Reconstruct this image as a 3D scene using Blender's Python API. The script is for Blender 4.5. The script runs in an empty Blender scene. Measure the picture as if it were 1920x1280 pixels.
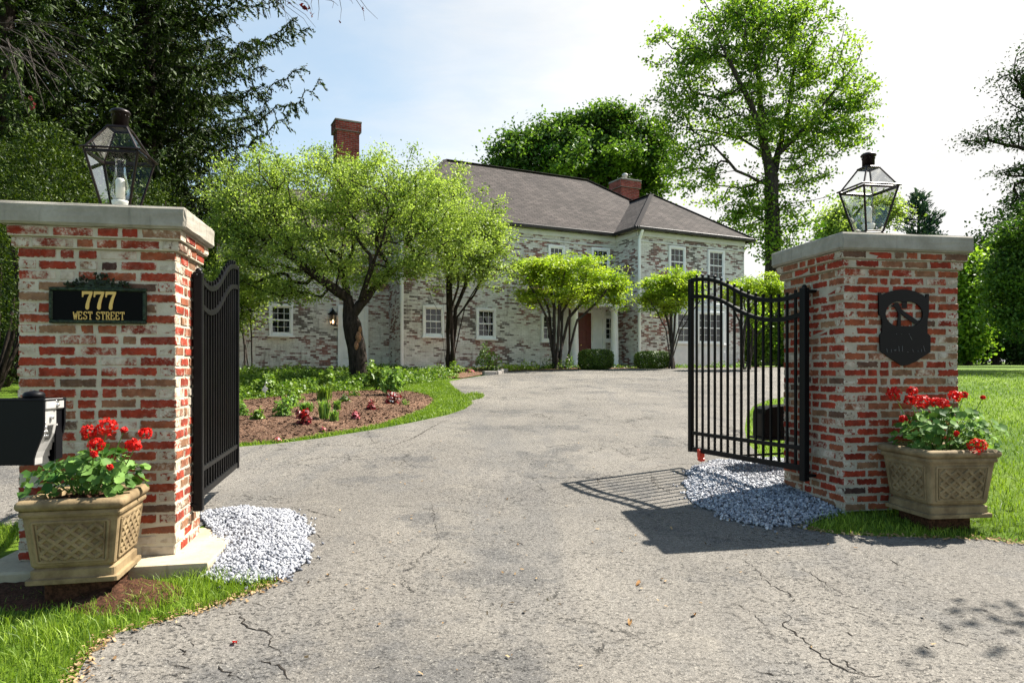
import bpy, bmesh, math, random
import numpy as np
from mathutils import Vector, Matrix

F, CX, CY, EYE = 1300.0, 960.0, 693.0, 1.525
SC = bpy.context.scene
COL = SC.collection
R = math.radians
PI = math.pi

# ------------------------------------------------------------------ ground
def gz(y):
    y = np.asarray(y, dtype=float)
    a = 0.065 * y
    b = 1.365 + 0.065 * (y - 21) - 0.053 * (y - 21) ** 2 / 12.0
    c = 1.596 + 0.012 * (y - 27)
    return np.where(y < 21, a, np.where(y < 27, b, c))

def gzf(y): return float(gz(y))

def at(px, py, Y):
    return np.array([(px - CX) / F * Y, Y, EYE - (py - CY) / F * Y])

def G(px, py):
    """where the sight line through a pixel meets the terrain (x, y)"""
    k = (py - CY) / F
    lo, hi = 0.5, 200.0
    f = lambda Y: gzf(Y) - EYE + k * Y
    for _ in range(60):
        m = 0.5 * (lo + hi)
        if f(m) < 0: lo = m
        else: hi = m
    return ((px - CX) / F * lo, lo)

# ------------------------------------------------------------------ scene helpers
def tag(o, label=None, cat=None, group=None, kind=None):
    if label: o['label'] = label
    if cat: o['category'] = cat
    if group: o['group'] = group
    if kind: o['kind'] = kind
    return o

def thing(name, label, cat, loc=(0, 0, 0), rz=0.0, group=None):
    o = bpy.data.objects.new(name, None)
    o.empty_display_size = 0.1
    COL.objects.link(o)
    o.location = [float(v) for v in loc]
    o.rotation_euler = (0, 0, rz)
    return tag(o, label, cat, group)

def copy_tree(o, parent=None):
    c = o.copy(); COL.objects.link(c)
    if parent: c.parent = parent
    for ch in list(o.children): copy_tree(ch, c)
    return c

def link(name, me, mat, parent=None, smooth=False):
    o = bpy.data.objects.new(name, me)
    COL.objects.link(o)
    if mat is not None:
        for m in (mat if isinstance(mat, (list, tuple)) else [mat]): me.materials.append(m)
    if smooth:
        me.polygons.foreach_set('use_smooth', np.ones(len(me.polygons), dtype=bool))
    if parent is not None: o.parent = parent
    return o

def np_mesh(name, V, Fa, attr=None):
    V = np.asarray(V, dtype=np.float32); Fa = np.asarray(Fa, dtype=np.int32)
    me = bpy.data.meshes.new(name)
    n, k = Fa.shape
    me.vertices.add(len(V)); me.vertices.foreach_set('co', V.ravel())
    me.loops.add(n * k); me.loops.foreach_set('vertex_index', Fa.ravel())
    me.polygons.add(n)
    me.polygons.foreach_set('loop_start', np.arange(0, n * k, k, dtype=np.int32))
    try: me.polygons.foreach_set('loop_total', np.full(n, k, dtype=np.int32))
    except Exception: pass
    me.update(calc_edges=True)
    if attr is not None:
        a = me.attributes.new('rnd', 'FLOAT', 'FACE')
        a.data.foreach_set('value', np.asarray(attr, dtype=np.float32))
    me.validate()
    return me

# beveled box topology
def _bb_topo():
    idx = lambda c, k: c * 3 + k
    b = lambda c, a: (c >> a) & 1
    h = 1.0; e = 0.2
    P = []
    for c in range(8):
        s = [1 if b(c, a) else -1 for a in range(3)]
        for k in range(3):
            P.append([s[a] * (h if a == k else h - e) for a in range(3)])
    P = np.array(P)
    fs = []
    for a in range(3):
        o = [x for x in range(3) if x != a]
        for s in (0, 1):
            loop = []
            for (p, q) in ((0, 0), (1, 0), (1, 1), (0, 1)):
                loop.append(idx((s << a) | (p << o[0]) | (q << o[1]), a))
            fs.append(loop)
        for p in (0, 1):
            for q in (0, 1):
                c0 = (p << o[0]) | (q << o[1]); c1 = c0 | (1 << a)
                fs.append([idx(c0, o[0]), idx(c1, o[0]), idx(c1, o[1]), idx(c0, o[1])])
    for c in range(8): fs.append([idx(c, 0), idx(c, 1), idx(c, 2)])
    out = []
    for f in fs:
        p = P[f]; nrm = np.cross(p[1] - p[0], p[2] - p[0])
        if np.dot(nrm, p.mean(0)) < 0: f = f[::-1]
        out.append(f)
    return out
BB = _bb_topo()
SGN = np.array([[1 if (c >> a) & 1 else -1 for a in range(3)] for c in range(8)], dtype=float)

def frame(d):
    d = np.asarray(d, float); d = d / (np.linalg.norm(d) + 1e-12)
    up = np.array([0, 0, 1.0]) if abs(d[2]) < 0.95 else np.array([1.0, 0, 0])
    x = np.cross(up, d); x /= np.linalg.norm(x)
    y = np.cross(d, x)
    return x, y, d

class MB:
    def __init__(s): s.V = []; s.n = 0; s.F = []; s.A = []; s.M = []
    def add(s, V, Fs, a=0.5, m=0):
        V = np.asarray(V, float)
        s.V.append(V)
        for f in Fs:
            s.F.append([i + s.n for i in f]); s.A.append(a); s.M.append(m)
        s.n += len(V)
        return s
    def box(s, c, size, bev=0.0, rz=0.0, a=0.5, m=0, jit=0.0, rng=None, rot=None):
        c = np.asarray(c, float); h = np.asarray(size, float) / 2
        if bev > 0:
            bev = min(bev, h.min() * 0.9)
            V = np.empty((24, 3))
            for k in range(3):
                e = np.full(3, bev); e[k] = 0
                V[k::3] = SGN * (h - e)
            Fs = BB
        else:
            V = SGN * h
            Fs = [[0, 2, 3, 1], [4, 5, 7, 6], [0, 1, 5, 4], [2, 6, 7, 3], [0, 4, 6, 2], [1, 3, 7, 5]]
        if jit: V = V + rng.normal(0, jit, V.shape)
        if rot is not None: V = V @ np.asarray(rot).T
        elif rz:
            cs, sn = math.cos(rz), math.sin(rz)
            V = V @ np.array([[cs, -sn, 0], [sn, cs, 0], [0, 0, 1]]).T
        return s.add(V + c, Fs, a, m)
    def bar(s, p, q, w, t=None, bev=0.0, a=0.5, m=0):
        p = np.asarray(p, float); q = np.asarray(q, float)
        x, y, d = frame(q - p)
        L = np.linalg.norm(q - p)
        return s.box((p + q) / 2, (w, t if t else w, L), bev, a=a, m=m, rot=np.stack([x, y, d], 1))
    def tube(s, pts, rad, n=8, cap=True, a=0.5, m=0):
        pts = np.asarray(pts, float); k = len(pts)
        rad = np.full(k, rad, float) if np.isscalar(rad) else np.asarray(rad, float)
        T = np.gradient(pts, axis=0)
        x, y, d = frame(T[0])
        V = []
        for i in range(k):
            d = T[i] / (np.linalg.norm(T[i]) + 1e-12)
            x = x - d * np.dot(x, d); x /= np.linalg.norm(x) + 1e-12
            y = np.cross(d, x)
            for j in range(n):
                t = 2 * PI * j / n
                V.append(pts[i] + rad[i] * (math.cos(t) * x + math.sin(t) * y))
        Fs = []
        for i in range(k - 1):
            for j in range(n):
                j2 = (j + 1) % n
                Fs.append([i * n + j, i * n + j2, (i + 1) * n + j2, (i + 1) * n + j])
        if cap:
            Fs.append(list(range(n))[::-1]); Fs.append([(k - 1) * n + j for j in range(n)])
        return s.add(V, Fs, a, m)
    def lathe(s, prof, n=20, c=(0, 0, 0), a=0.5, m=0, sq=False):
        """prof: list of (r, z); sq -> square section (4 sides)"""
        V = []; k = len(prof)
        if sq: n = 4
        for (r, z) in prof:
            for j in range(n):
                t = 2 * PI * j / n + (PI / 4 if sq else 0)
                rr = r * (math.sqrt(2) if sq else 1)
                V.append((c[0] + rr * math.cos(t), c[1] + rr * math.sin(t), c[2] + z))
        Fs = []
        for i in range(k - 1):
            for j in range(n):
                j2 = (j + 1) % n
                Fs.append([i * n + j, i * n + j2, (i + 1) * n + j2, (i + 1) * n + j])
        Fs.append(list(range(n))[::-1]); Fs.append([(k - 1) * n + j for j in range(n)])
        return s.add(V, Fs, a, m)
    def prism(s, poly, d0, d1, axes=(0, 2, 1), a=0.5, m=0):
        """poly: 2-D outline in (axes[0], axes[1]); extruded along axes[2] from d0 to d1"""
        n = len(poly); V = np.zeros((2 * n, 3))
        for i, (p, q) in enumerate(poly):
            for o, d in ((0, d0), (n, d1)):
                V[i + o, axes[0]] = p; V[i + o, axes[1]] = q; V[i + o, axes[2]] = d
        Fs = [list(range(n)), [n + i for i in range(n)][::-1]]
        for i in range(n):
            j = (i + 1) % n
            Fs.append([j, i, n + i, n + j])
        return s.add(V, Fs, a, m)
    def build(s, name, mat, parent=None, smooth=False, fix=True):
        me = bpy.data.meshes.new(name)
        me.from_pydata(np.concatenate(s.V).tolist() if s.V else [], [], s.F)
        at_ = me.attributes.new('rnd', 'FLOAT', 'FACE')
        at_.data.foreach_set('value', np.array(s.A, dtype=np.float32))
        me.polygons.foreach_set('material_index', np.array(s.M, dtype=np.int32))
        if fix:
            bm = bmesh.new(); bm.from_mesh(me)
            bmesh.ops.recalc_face_normals(bm, faces=bm.faces)
            bm.to_mesh(me); bm.free()
        me.update()
        return link(name, me, mat, parent, smooth)

def sheet(name, poly, dz, mat, step=0.6, kind='structure', label=None, cat=None, zf=None):
    """flat polygon draped on the terrain"""
    bm = bmesh.new()
    vs = [bm.verts.new((float(x), float(y), 0)) for x, y in poly]
    f = bm.faces.new(vs)
    bmesh.ops.triangulate(bm, faces=[f])
    ys = [p[1] for p in poly]; xs = [p[0] for p in poly]
    y = min(ys) + step
    while y < max(ys):
        bmesh.ops.bisect_plane(bm, geom=bm.verts[:] + bm.edges[:] + bm.faces[:], plane_co=(0, y, 0), plane_no=(0, 1, 0))
        y += step
    if zf is not None:
        x = min(xs) + step
        while x < max(xs):
            bmesh.ops.bisect_plane(bm, geom=bm.verts[:] + bm.edges[:] + bm.faces[:], plane_co=(x, 0, 0), plane_no=(1, 0, 0))
            x += step
    for v in bm.verts: v.co.z = gzf(v.co.y) + dz + (zf(v.co.x, v.co.y) if zf else 0)
    bmesh.ops.recalc_face_normals(bm, faces=bm.faces)
    if sum(f.normal.z for f in bm.faces) < 0:
        bmesh.ops.reverse_faces(bm, faces=bm.faces)
    me = bpy.data.meshes.new(name); bm.to_mesh(me); bm.free()
    o = link(name, me, mat, None, True)
    return tag(o, label, cat, None, kind)

def inpoly(x, y, poly):
    x = np.asarray(x); y = np.asarray(y)
    r = np.zeros(x.shape, bool); n = len(poly)
    for i in range(n):
        x0, y0 = poly[i]; x1, y1 = poly[(i + 1) % n]
        c = (y0 > y) != (y1 > y)
        with np.errstate(divide='ignore', invalid='ignore'):
            t = (x1 - x0) * (y - y0) / (y1 - y0 + 1e-15) + x0
        r ^= c & (x < t)
    return r

def edge_dist(x, y, poly):
    d = np.full(np.shape(x), 1e9); n = len(poly)
    for i in range(n):
        a = np.array(poly[i], float); b = np.array(poly[(i + 1) % n], float); ab = b - a
        L = (ab ** 2).sum() + 1e-12
        t = np.clip(((x - a[0]) * ab[0] + (y - a[1]) * ab[1]) / L, 0, 1)
        d = np.minimum(d, np.hypot(x - a[0] - t * ab[0], y - a[1] - t * ab[1]))
    return d

def smooth_poly(poly, it=2):
    for _ in range(it):
        q = []
        n = len(poly)
        for i in range(n):
            a = np.array(poly[i]); b = np.array(poly[(i + 1) % n])
            q.append(tuple(a * .75 + b * .25)); q.append(tuple(a * .25 + b * .75))
        poly = q
    return poly

# ------------------------------------------------------------------ materials
class NT:
    def __init__(s, name):
        s.m = bpy.data.materials.new(name); s.m.use_nodes = True
        s.t = s.m.node_tree; s.t.nodes.clear()
        s.out = s.n('ShaderNodeOutputMaterial')
    def n(s, typ, **kw):
        nd = s.t.nodes.new(typ)
        for k, v in kw.items():
            if k in nd.inputs: s.set(nd.inputs[k], v)
            else: setattr(nd, k, v)
        return nd
    def set(s, inp, v):
        if isinstance(v, bpy.types.NodeSocket): s.t.links.new(v, inp)
        else:
            if inp.type == 'RGBA' and len(v) == 3: v = (*v, 1)
            inp.default_value = v
    def coord(s, k='Object'): return s.n('ShaderNodeTexCoord').outputs[k]
    def mapping(s, v, scale=(1, 1, 1), loc=(0, 0, 0), rot=(0, 0, 0)):
        m = s.n('ShaderNodeMapping'); s.set(m.inputs['Vector'], v)
        m.inputs['Scale'].default_value = scale; m.inputs['Location'].default_value = loc; m.inputs['Rotation'].default_value = rot
        return m.outputs[0]
    def noise(s, v, scale, detail=4, rough=0.6, dist=0.0, col=False):
        n = s.n('ShaderNodeTexNoise'); s.set(n.inputs['Vector'], v)
        n.inputs['Scale'].default_value = scale; n.inputs['Detail'].default_value = detail
        n.inputs['Roughness'].default_value = rough; n.inputs['Distortion'].default_value = dist
        return n.outputs['Color' if col else 'Fac']
    def voro(s, v, scale, feature='F1', out='Distance', rnd=1.0):
        n = s.n('ShaderNodeTexVoronoi'); n.feature = feature
        s.set(n.inputs['Vector'], v); n.inputs['Scale'].default_value = scale
        n.inputs['Randomness'].default_value = rnd
        return n.outputs[out]
    def math(s, op, a, b=0.0, c=None, clamp=False):
        n = s.n('ShaderNodeMath'); n.operation = op; n.use_clamp = clamp
        s.set(n.inputs[0], a); s.set(n.inputs[1], b)
        if c is not None: s.set(n.inputs[2], c)
        return n.outputs[0]
    def step(s, v, lo, hi, a=0.0, b=1.0):
        n = s.n('ShaderNodeMapRange'); n.interpolation_type = 'SMOOTHSTEP'
        s.set(n.inputs[0], v); s.set(n.inputs[1], lo); s.set(n.inputs[2], hi); s.set(n.inputs[3], a); s.set(n.inputs[4], b)
        return n.outputs[0]
    def mix(s, f, a, b, mode='MIX'):
        n = s.n('ShaderNodeMixRGB'); n.blend_type = mode
        s.set(n.inputs[0], f); s.set(n.inputs[1], a); s.set(n.inputs[2], b)
        return n.outputs[0]
    def ramp(s, f, stops, const=False):
        n = s.n('ShaderNodeValToRGB'); s.set(n.inputs[0], f)
        r = n.color_ramp
        if const: r.interpolation = 'CONSTANT'
        while len(r.elements) < len(stops): r.elements.new(0.5)
        for e, (p, c) in zip(r.elements, stops):
            e.position = p; e.color = (*c, 1)
        return n.outputs[0]
    def attr(s, name='rnd'):
        return s.n('ShaderNodeAttribute', attribute_name=name).outputs['Fac']
    def bump(s, h, strength=0.5, dist=0.01, normal=None):
        n = s.n('ShaderNodeBump'); s.set(n.inputs['Height'], h)
        n.inputs['Strength'].default_value = strength; n.inputs['Distance'].default_value = dist
        if normal is not None: s.set(n.inputs['Normal'], normal)
        return n.outputs[0]
    def pbr(s, col, rough=0.7, normal=None, metal=0.0, spec=0.4, **kw):
        b = s.n('ShaderNodeBsdfPrincipled')
        s.set(b.inputs['Base Color'], col); s.set(b.inputs['Roughness'], rough)
        b.inputs['Metallic'].default_value = metal
        b.inputs['Specular IOR Level'].default_value = spec
        if normal is not None: s.set(b.inputs['Normal'], normal)
        for k, v in kw.items(): s.set(b.inputs[k.replace('_', ' ')], v)
        return b.outputs[0]
    def done(s, sh):
        s.t.links.new(sh, s.out.inputs['Surface']); return s.m

def m_plain(name, col, rough=0.6, metal=0.0, spec=0.4, var=0.12, scale=9.0, bump=0.0):
    t = NT(name); c = t.coord()
    n = t.noise(c, scale, 5)
    k = t.step(n, 0.3, 0.7, 1 - var, 1 + var)
    cc = t.mix(1.0, col, k, 'MULTIPLY')
    nm = t.bump(t.noise(c, scale * 6, 4), bump, 0.004) if bump else None
    rr = t.math('ADD', t.math('MULTIPLY', n, 0.2), rough - 0.1)
    return t.done(t.pbr(cc, rr, nm, metal, spec))

def m_leaf(name, dark, light, trans=0.45, rough=0.5, spec=0.25, tcol=None):
    t = NT(name)
    c = t.mix(t.attr(), dark, light)
    p = t.pbr(c, rough, spec=spec)
    tr = t.n('ShaderNodeBsdfTranslucent')
    tc = t.mix(1.0, c, tcol or (1.15, 1.25, 0.55), 'MULTIPLY')
    t.set(tr.inputs[0], tc)
    mx = t.n('ShaderNodeMixShader'); mx.inputs[0].default_value = trans
    t.t.links.new(p, mx.inputs[1]); t.t.links.new(tr.outputs[0], mx.inputs[2])
    return t.done(mx.outputs[0])

def m_bark(name, a, b, scale=6):
    t = NT(name); c = t.mapping(t.coord(), (scale, scale, scale * 0.25))
    n = t.noise(c, 2.5, 6, 0.7)
    col = t.mix(t.step(n, 0.35, 0.65), a, b)
    return t.done(t.pbr(col, 0.9, t.bump(n, 0.8, 0.03), spec=0.15))

def m_asphalt():
    t = NT('asphalt'); c = t.coord()
    big = t.noise(c, 0.35, 5, 0.65); mid = t.noise(c, 2.2, 5, 0.7)
    col = t.mix(t.step(big, 0.35, 0.66), (0.140, 0.128, 0.111), (0.190, 0.173, 0.148))
    col = t.mix(t.step(mid, 0.5, 0.72, 0, 0.4), col, (0.115, 0.112, 0.107))
    lane = t.noise(t.mapping(c, (1.1, 0.13, 1), rot=(0, 0, R(-6))), 1.3, 4, 0.6)
    col = t.mix(t.step(lane, 0.52, 0.68, 0, 0.42), col, (0.105, 0.102, 0.098))
    st = t.noise(t.mapping(c, loc=(5, 2, 0)), 1.1, 6, 0.75)
    col = t.mix(t.step(st, 0.52, 0.63, 0, 0.68), col, (0.086, 0.083, 0.079))
    col = t.mix(t.step(st, 0.40, 0.30, 0, 0.35), col, (0.25, 0.225, 0.185))
    # aggregate
    g = t.voro(c, 130, 'F1', 'Color'); gs = t.n('ShaderNodeSeparateColor'); t.set(gs.inputs[0], g)
    agg = gs.outputs[0]
    k = t.step(agg, 0.0, 1.0, 0.78, 1.24)
    col = t.mix(1.0, col, k, 'MULTIPLY')
    spk = t.step(gs.outputs[1], 0.93, 0.97, 0, 0.25)
    col = t.mix(spk, col, (0.5, 0.47, 0.4))
    # ravelled pits
    w = t.noise(c, 9, 4, 0.7, col=True)
    wc = t.mix(0.06, c, w)
    pit = t.noise(t.mapping(wc, (1, 1.7, 1)), 34, 4, 0.72)
    rag = t.step(t.noise(c, 0.8, 4, 0.7), 0.42, 0.62)
    pm = t.math('MULTIPLY', t.step(pit, 0.562, 0.615), t.math('ADD', t.math('MULTIPLY', rag, 0.75), 0.25))
    col = t.mix(t.math('MULTIPLY', pm, 0.82), col, (0.04, 0.039, 0.037))
    # crack networks
    wv = t.mix(0.30, c, t.noise(c, 2.2, 8, 0.75, col=True))
    e1 = t.voro(wv, 1.15, 'DISTANCE_TO_EDGE'); e2 = t.voro(wv, 3.4, 'DISTANCE_TO_EDGE')
    m1 = t.step(t.noise(t.mapping(c, loc=(7, 3, 0)), 0.55, 3), 0.55, 0.64)
    m2 = t.step(t.noise(t.mapping(c, loc=(2, 9, 0)), 0.7, 3), 0.56, 0.64)
    c1 = t.math('MULTIPLY', t.step(e1, 0.001, 0.006, 1, 0), m1)
    c2 = t.math('MULTIPLY', t.step(e2, 0.004, 0.020, 1, 0), m2)
    ck = t.math('MAXIMUM', c1, c2)
    brk = t.step(t.noise(c, 7, 4), 0.42, 0.52)
    ck = t.math('MULTIPLY', ck, brk)
    pm = t.math('MULTIPLY', pm, 1.0)
    col = t.mix(t.math('MULTIPLY', ck, 0.85), col, (0.025, 0.024, 0.022))
    h = t.math('ADD', t.math('MULTIPLY', agg, 0.35), t.math('MULTIPLY', t.noise(c, 60, 4, 0.7), 0.6))
    h = t.math('SUBTRACT', h, t.math('ADD', t.math('MULTIPLY', pm, 0.9), t.math('MULTIPLY', ck, 2.0)))
    return t.done(t.pbr(col, 0.85, t.bump(h, 1.0, 0.016), spec=0.2))

def m_ground():
    t = NT('lawn_soil'); c = t.coord()
    a = t.noise(c, 0.4, 5, 0.6); b = t.noise(c, 25, 5, 0.8); d = t.noise(c, 3, 4)
    col = t.mix(t.step(a, 0.35, 0.65), (0.045, 0.095, 0.005), (0.11, 0.175, 0.010))
    col = t.mix(t.step(d, 0.5, 0.7, 0, 0.5), col, (0.15, 0.22, 0.03))
    col = t.mix(1.0, col, t.step(b, 0.3, 0.7, 0.55, 1.3), 'MULTIPLY')
    return t.done(t.pbr(col, 0.9, t.bump(b, 0.9, 0.03), spec=0.15))

def m_mulch():
    t = NT('bark_mulch'); c = t.coord()
    b = t.noise(c, 40, 5, 0.8); v = t.voro(t.mapping(c, (1, 2.2, 1)), 55, 'F1', 'Color')
    s = t.n('ShaderNodeSeparateColor'); t.set(s.inputs[0], v)
    col = t.ramp(s.outputs[0], [(0, (0.045, 0.022, 0.014)), (0.45, (0.135, 0.074, 0.046)), (0.8, (0.225, 0.130, 0.082)), (1, (0.40, 0.27, 0.185))])
    col = t.mix(1.0, col, t.step(t.noise(c, 1.4, 3), 0.3, 0.7, 0.7, 1.2), 'MULTIPLY')
    return t.done(t.pbr(col, 0.95, t.bump(b, 1.0, 0.04), spec=0.1))

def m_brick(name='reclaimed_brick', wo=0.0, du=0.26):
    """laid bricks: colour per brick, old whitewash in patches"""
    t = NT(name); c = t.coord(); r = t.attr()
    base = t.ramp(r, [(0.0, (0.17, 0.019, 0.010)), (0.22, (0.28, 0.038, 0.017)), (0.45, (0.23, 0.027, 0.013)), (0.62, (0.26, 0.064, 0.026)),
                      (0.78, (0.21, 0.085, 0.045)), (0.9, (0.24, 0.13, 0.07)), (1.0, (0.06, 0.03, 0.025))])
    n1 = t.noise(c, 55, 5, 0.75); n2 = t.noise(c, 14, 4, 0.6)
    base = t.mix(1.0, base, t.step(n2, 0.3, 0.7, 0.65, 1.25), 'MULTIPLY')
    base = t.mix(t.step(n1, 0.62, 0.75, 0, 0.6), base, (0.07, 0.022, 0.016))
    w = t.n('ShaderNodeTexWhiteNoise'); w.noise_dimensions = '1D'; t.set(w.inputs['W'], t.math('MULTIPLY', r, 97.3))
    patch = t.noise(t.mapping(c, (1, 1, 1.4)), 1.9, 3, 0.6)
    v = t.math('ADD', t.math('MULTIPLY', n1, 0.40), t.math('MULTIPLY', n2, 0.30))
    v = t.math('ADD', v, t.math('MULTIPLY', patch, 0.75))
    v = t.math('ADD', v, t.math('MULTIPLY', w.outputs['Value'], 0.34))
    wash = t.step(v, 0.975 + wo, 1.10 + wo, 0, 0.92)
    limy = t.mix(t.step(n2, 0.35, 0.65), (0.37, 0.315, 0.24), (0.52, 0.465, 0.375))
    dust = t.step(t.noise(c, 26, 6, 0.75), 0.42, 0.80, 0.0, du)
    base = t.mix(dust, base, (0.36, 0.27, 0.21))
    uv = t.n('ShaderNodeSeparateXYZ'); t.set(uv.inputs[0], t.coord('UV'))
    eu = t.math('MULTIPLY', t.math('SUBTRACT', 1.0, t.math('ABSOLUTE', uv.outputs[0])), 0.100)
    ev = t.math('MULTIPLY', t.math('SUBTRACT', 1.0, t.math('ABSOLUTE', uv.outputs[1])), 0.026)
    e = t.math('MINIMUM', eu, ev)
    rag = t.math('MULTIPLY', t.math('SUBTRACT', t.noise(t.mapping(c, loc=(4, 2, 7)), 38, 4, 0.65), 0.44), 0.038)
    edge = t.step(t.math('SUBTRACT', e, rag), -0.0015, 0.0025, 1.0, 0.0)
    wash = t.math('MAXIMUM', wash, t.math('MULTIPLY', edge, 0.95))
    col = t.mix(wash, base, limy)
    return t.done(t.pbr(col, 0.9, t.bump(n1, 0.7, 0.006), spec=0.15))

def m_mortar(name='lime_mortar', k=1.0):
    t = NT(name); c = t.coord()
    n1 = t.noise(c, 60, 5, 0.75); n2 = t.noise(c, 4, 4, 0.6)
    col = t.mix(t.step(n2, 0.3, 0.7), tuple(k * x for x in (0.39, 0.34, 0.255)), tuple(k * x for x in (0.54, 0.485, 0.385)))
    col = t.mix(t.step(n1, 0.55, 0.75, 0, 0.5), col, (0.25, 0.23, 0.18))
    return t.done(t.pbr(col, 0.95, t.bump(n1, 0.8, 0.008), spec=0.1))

def m_concrete(name, a, b, scale=5):
    t = NT(name); c = t.coord()
    n1 = t.noise(c, scale, 6, 0.7); n2 = t.noise(c, scale * 14, 4, 0.7)
    st = t.noise(t.mapping(c, (9, 9, 1.2)), 2.2, 4, 0.6)
    col = t.mix(t.step(n1, 0.3, 0.7), a, b)
    col = t.mix(t.step(st, 0.55, 0.75, 0, 0.45), col, tuple(x * 0.45 for x in a))
    return t.done(t.pbr(col, 0.9, t.bump(n2, 0.5, 0.005), spec=0.2))

def m_housebrick():
    t = NT('worn_white_brick'); c = t.coord('UV')
    b = t.n('ShaderNodeTexBrick'); t.set(b.inputs['Vector'], c)
    b.inputs['Color1'].default_value = (0, 0, 0, 1); b.inputs['Color2'].default_value = (1, 1, 1, 1); b.inputs['Mortar'].default_value = (0.5, 0.5, 0.5, 1)
    b.inputs['Scale'].default_value = 1.0; b.inputs['Mortar Size'].default_value = 0.007
    b.inputs['Brick Width'].default_value = 0.205; b.inputs['Row Height'].default_value = 0.068
    b.inputs['Mortar Smooth'].default_value = 0.3; b.inputs['Bias'].default_value = 0.0
    br = b.outputs['Color']; mo = b.outputs['Fac']
    big = t.noise(c, 0.42, 4, 0.6); mid = t.noise(t.mapping(c, (1, 1.9, 1)), 2.4, 5, 0.7); fine = t.noise(c, 13, 4, 0.7)
    bw = t.n('ShaderNodeSeparateColor'); t.set(bw.inputs[0], br)
    v = t.math('ADD', t.math('MULTIPLY', big, 0.95), t.math('MULTIPLY', mid, 0.50))
    v = t.math('ADD', v, t.math('MULTIPLY', bw.outputs[0], 0.34))
    v = t.math('ADD', v, t.math('MULTIPLY', fine, 0.20))
    bare = t.math('MULTIPLY', t.step(v, 0.965, 1.13), 0.92)
    white = t.mix(t.step(mid, 0.3, 0.7), (0.60, 0.575, 0.52), (0.82, 0.80, 0.75))
    white = t.mix(t.step(t.noise(t.mapping(c, (2.5, 0.5, 1), loc=(3, 1, 0)), 1.3, 5, 0.7), 0.52, 0.72, 0, 0.8), white, (0.20, 0.18, 0.15))
    red = t.ramp(bw.outputs[0], [(0, (0.05, 0.018, 0.014)), (0.35, (0.19, 0.040, 0.026)), (0.7, (0.25, 0.065, 0.042)), (1, (0.10, 0.038, 0.030))])
    sel = t.step(t.noise(t.mapping(c, loc=(11, 5, 0)), 0.5, 3), 0.36, 0.52)
    dk = t.mix(sel, (0.075, 0.060, 0.050), red)
    col = t.mix(bare, white, dk)
    col = t.mix(t.math('MULTIPLY', mo, 0.55), col, (0.36, 0.34, 0.31))
    h = t.math('ADD', t.math('MULTIPLY', mo, -1.0), t.math('MULTIPLY', fine, 0.5))
    return t.done(t.pbr(col, 0.9, t.bump(h, 0.7, 0.012), spec=0.15))

def m_chimbrick():
    t = NT('red_chimney_brick'); c = t.coord('UV')
    b = t.n('ShaderNodeTexBrick'); t.set(b.inputs['Vector'], c)
    b.inputs['Color1'].default_value = (0.22, 0.035, 0.025, 1); b.inputs['Color2'].default_value = (0.32, 0.06, 0.04, 1); b.inputs['Mortar'].default_value = (0.27, 0.20, 0.17, 1)
    b.inputs['Scale'].default_value = 1.0; b.inputs['Mortar Size'].default_value = 0.008
    b.inputs['Brick Width'].default_value = 0.22; b.inputs['Row Height'].default_value = 0.075
    col = t.mix(1.0, b.outputs['Color'], t.step(t.noise(c, 2.5, 5), 0.3, 0.7, 0.55, 1.25), 'MULTIPLY')
    return t.done(t.pbr(col, 0.9, t.bump(t.math('MULTIPLY', b.outputs['Fac'], -1.0), 0.5, 0.01), spec=0.15))

def m_shingle():
    t = NT('asphalt_shingle'); c = t.coord('UV')
    b = t.n('ShaderNodeTexBrick'); t.set(b.inputs['Vector'], c)
    b.inputs['Color1'].default_value = (0.038, 0.031, 0.027, 1); b.inputs['Color2'].default_value = (0.074, 0.061, 0.054, 1); b.inputs['Mortar'].default_value = (0.022, 0.018, 0.017, 1)
    b.inputs['Scale'].default_value = 1.0; b.inputs['Mortar Size'].default_value = 0.016
    b.inputs['Brick Width'].default_value = 0.34; b.inputs['Row Height'].default_value = 0.145
    n = t.noise(c, 0.5, 5, 0.65)
    st = t.noise(t.mapping(c, (2.0, 0.25, 1)), 1.2, 4, 0.6)
    col = t.mix(1.0, b.outputs['Color'], t.step(n, 0.3, 0.7, 0.8, 1.2), 'MULTIPLY')
    col = t.mix(1.0, col, t.step(st, 0.3, 0.7, 0.82, 1.15), 'MULTIPLY')
    return t.done(t.pbr(col, 0.9, t.bump(t.math('MULTIPLY', b.outputs['Fac'], -1.0), 0.8, 0.02), spec=0.2))

def m_glass(name, tint=(1, 1, 1), refl=1.0):
    """thin pane: mostly clear, mirror-like at grazing angles"""
    t = NT(name)
    tr = t.n('ShaderNodeBsdfTransparent'); t.set(tr.inputs[0], tint)
    gl = t.n('ShaderNodeBsdfGlossy'); gl.inputs['Roughness'].default_value = 0.02
    fr = t.n('ShaderNodeFresnel'); fr.inputs['IOR'].default_value = 1.5
    f = t.math('MULTIPLY', fr.outputs[0], refl, clamp=True)
    f = t.math('ADD', f, t.step(t.noise(t.coord(), 5, 4), 0.45, 0.8, 0, 0.03))
    mx = t.n('ShaderNodeMixShader'); t.set(mx.inputs[0], f)
    t.t.links.new(tr.outputs[0], mx.inputs[1]); t.t.links.new(gl.outputs[0], mx.inputs[2])
    return t.done(mx.outputs[0])

def m_rock():
    t = NT('crushed_stone'); r = t.attr(); c = t.coord()
    col = t.ramp(r, [(0, (0.09, 0.092, 0.105)), (0.3, (0.205, 0.21, 0.23)), (0.7, (0.33, 0.335, 0.35)), (1, (0.52, 0.52, 0.52))])
    col = t.mix(t.step(t.noise(c, 90, 4), 0.45, 0.7, 0, 0.45), col, (0.30, 0.32, 0.38))
    return t.done(t.pbr(col, 0.75, spec=0.3))

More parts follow.
